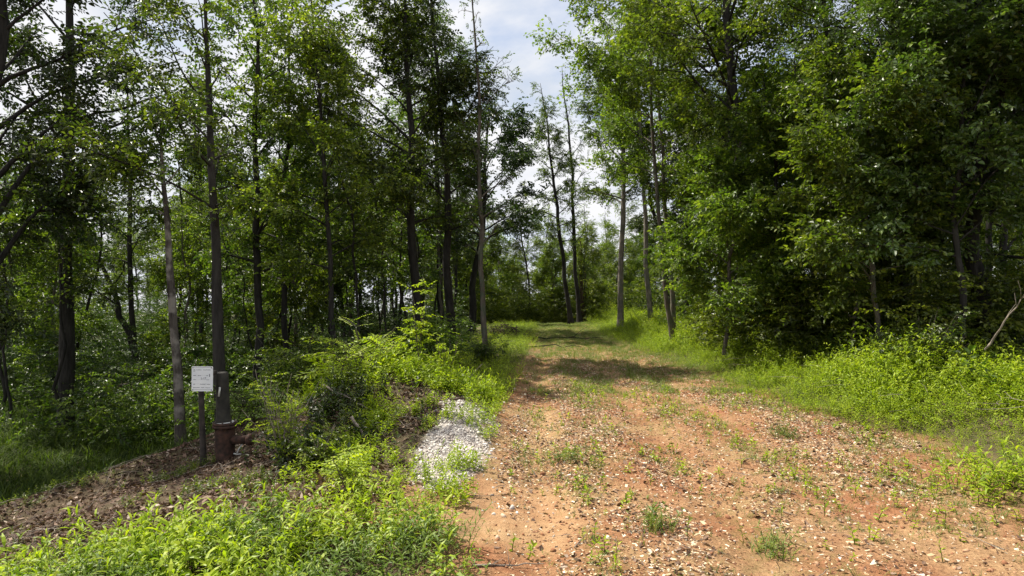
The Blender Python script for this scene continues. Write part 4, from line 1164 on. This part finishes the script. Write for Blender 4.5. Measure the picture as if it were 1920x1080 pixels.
wy = 8.6; wx = X(424, wy); wz = float(height(wx, wy)) - .03
wh = empty('wellhead', (wx, wy, wz)); tag(wh, 'rusty gas wellhead with flange, side outlet and dark green riser pipe on the brown bank', 'wellhead')
def ring(r, z0, z1, G, n=28): 
    G.tube(np.array([[0, 0, z0], [0, 0, (z0 + z1) / 2], [0, 0, z1]]), [r, r, r], n)
G = Geo(); 
G.tube(np.array([[0, 0, z] for z in (-.1, .0, .03, .06, .30, .44, .47)]), [.155, .155, .15, .132, .130, .128, .122], 28)
G.build('casing_body', M['rust'], wh)
G = Geo(); ring(.165, .472, .505, G); ring(.158, .508, .538, G)
fl = G.build('flange', M['rust'], wh)
G = Geo()
for k in range(8):
    a = k * math.pi / 4 + .2; c = np.array([math.cos(a) * .143, math.sin(a) * .143, 0])
    G.tube(np.array([c + [0, 0, .452], c + [0, 0, .565]]), [.012, .012], 6)
G.build('bolts', M['steel_dark'], fl)
G = Geo()
G.tube(np.array([[-.04 * z, 0, z] for z in (.55, .57, .62, .8, .95, 1.1, 1.22, 1.24)]), [.108, .106, .092, .088, .086, .084, .083, .07], 24)
G.build('riser_pipe', M['green_steel'], wh)
G = Geo(); G.tube(np.array([[0, 0, z] for z in (.541, .545, .549)]), [.118, .120, .118], 26); G.build('gasket', M['tape'], wh)
G = Geo()
G.tube(np.array([[.10, -.02, .30], [.2, -.03, .305], [.34, -.05, .31]]), [.058, .058, .058], 18)
G.tube(np.array([[.342, -.05, .31], [.40, -.058, .312]]), [.078, .078], 18)
G.build('side_outlet', M['rust'], wh)
G = Geo()
G.tube(np.array([[.19, -.06, .10], [.22, -.06, .18], [.27, -.05, .25]]), [.010, .010, .010], 8)
G.tube(np.array([[.15, -.06, .12], [.20, -.06, .11], [.26, -.06, .115]]), [.009, .009, .009], 8)
G.build('drain_tube', M['tape'], wh)
G = Geo(); G.box((-.03, -.113, .98), (.013, .003, .065), rot=[[.99, 0, .12], [0, 1, 0], [-.12, 0, .99]]); G.build('pale_tag', M['tape'], wh)

py_ = 8.5; pxx = X(381, py_); pz = float(height(pxx, py_)) - .1
ps = empty('post', (pxx, py_, pz)); tag(ps, 'dark slightly leaning post carrying the white notice, left of the wellhead', 'post')
G = Geo()
G.tube(np.array([[.03, 0, 0], [.02, 0, .3], [0, 0, .7], [-.015, .0, 1.1], [-.02, 0, 1.38]]), [.046, .041, .038, .036, .035], 12)
G.build('pole', M['post'], ps)
G = Geo(); G.tube(np.array([[-.13, 0, 1.39], [.0, 0, 1.405], [.18, 0, 1.40]]), [.034, .036, .034], 10); G.build('crossbar', M['post'], ps)
# notice board: 0.30 x 0.335 m
sx, sz = X(380, 8.42), CAMZ - (710 - 560) / F * 8.42
sg = empty('notice_sign', (sx, 8.43, sz), math.radians(-3)); tag(sg, 'white metal notice with faint printed lines, fixed to the post beside the wellhead', 'sign')
G = Geo()
hw, hh = .150, .170
# rounded plate
an = []
for cxs, czs, a0 in ((1, 1, 0), (-1, 1, 90), (-1, -1, 180), (1, -1, 270)):
    for k in range(5):
        a = math.radians(a0 + k * 22.5); an.append((cxs * (hw - .014) + .014 * math.cos(a), czs * (hh - .014) + .014 * math.sin(a)))
n = len(an); A = np.array(an)
V = np.vstack([np.c_[A[:, 0], np.full(n, -.002), A[:, 1]], np.c_[A[:, 0], np.full(n, .002), A[:, 1]], [[0, -.002, 0]], [[0, .002, 0]]])
j = np.arange(n); jn = (j + 1) % n
G.add(V, np.stack([j, jn, n + jn, n + j], -1), np.vstack([np.stack([jn, j, np.full(n, 2 * n)], -1), np.stack([n + j, n + jn, np.full(n, 2 * n + 1)], -1)]))
G.build('board', M['sign_white'], sg, smooth=False)
def rect(G, x0, x1, z0, z1, y=-.0026):
    G.add([[x0, y, z0], [x1, y, z0], [x1, y, z1], [x0, y, z1]], [[0, 1, 2, 3]])
G = Geo()
t = .0016
rect(G, -.125, .125, .155, .155 + t * 2); rect(G, -.125, .125, -.150, -.150 + t * 2)
for z in (.048, -.014, -.070): rect(G, -.13 if z != -.07 else -.13, .085, z, z + t * .8)
G.build('ruled_lines', M['ink_pale'], sg, smooth=False)
def text(body, x, z, size, mat, name='printed_text', bold=0.0):
    cu = bpy.data.curves.new(name, 'FONT'); cu.body = body; cu.size = size; cu.offset = bold
    to = bpy.data.objects.new(name, cu); COL.objects.link(to)
    bpy.context.view_layer.update()
    dg = bpy.context.evaluated_depsgraph_get()
    me = bpy.data.meshes.new_from_object(to.evaluated_get(dg))
    bpy.data.objects.remove(to)
    v = np.empty(len(me.vertices) * 3, np.float32); me.vertices.foreach_get('co', v); v = v.reshape(-1, 3)
    v = np.c_[v[:, 0] + x, np.full(len(v), -.0030), v[:, 1] + z].astype(np.float32); me.vertices.foreach_set('co', v.ravel()); me.update()
    me.materials.clear(); me.materials.append(mat)
    o = bpy.data.objects.new(name, me); COL.objects.link(o); o.parent = sg
    return o
text('L-17', -.018, -.007, .040, M['ink'], bold=.0006)
text('I', .098, .032, .048, M['ink'], bold=.003)
# unreadable small print as broken dashes
q = np.random.default_rng(77); G = Geo()
for z, segs_, hgt in ((.118, ((-.085, -.01), (.015, .118)), .010), (.040, ((-.13, -.09), (-.06, -.02), (.06, .078)), .009), (-.016, ((-.13, -.09), (.055, .10)), .009),
                      (-.078, ((-.13, -.10), (-.03, .05), (.065, .115)), .009), (-.124, ((-.13, -.03), (-.015, .03), (.045, .115)), .009)):
    for a, b in segs_:
        x = a
        while x < b:
            l = q.uniform(.003, .006); rect(G, x, min(x + l, b), z, z + hgt * q.uniform(.5, 1), -.0028); x += l + .0018
G.build('small_print', M['ink_pale'], sg, smooth=False)
G = Geo()
for k in range(16):
    a = k * 2 * math.pi / 16; b = (k + 1) * 2 * math.pi / 16
    for ra, rb in ((.010, .0125),):
        c = (-.112, .112)
        G.add([[c[0] + ra * math.cos(a), -.0029, c[1] + 1.4 * ra * math.sin(a)], [c[0] + rb * math.cos(a), -.0029, c[1] + 1.4 * rb * math.sin(a)],
               [c[0] + rb * math.cos(b), -.0029, c[1] + 1.4 * rb * math.sin(b)], [c[0] + ra * math.cos(b), -.0029, c[1] + 1.4 * ra * math.sin(b)]], [[0, 1, 2, 3]])
rect(G, -.1135, -.1105, .104, .13, -.0029)
G.build('emblem', M['ink'], sg, smooth=False)
for a in (-1, 1):
    for b in (-1, 1):
        G = Geo(); c = np.array([a * .132, 0, b * .152])
        G.tube(np.array([c + [0, -.0075, 0], c + [0, -.0022, 0]]), [.0062, .0065], 8)
        G.build('fixing_bolt', M['steel_dark'], sg)

print('TOTAL polys', sum(len(o.data.polygons) for o in S.objects if o.type == 'MESH'), 'unique', sum(len(m.polygons) for m in bpy.data.meshes))
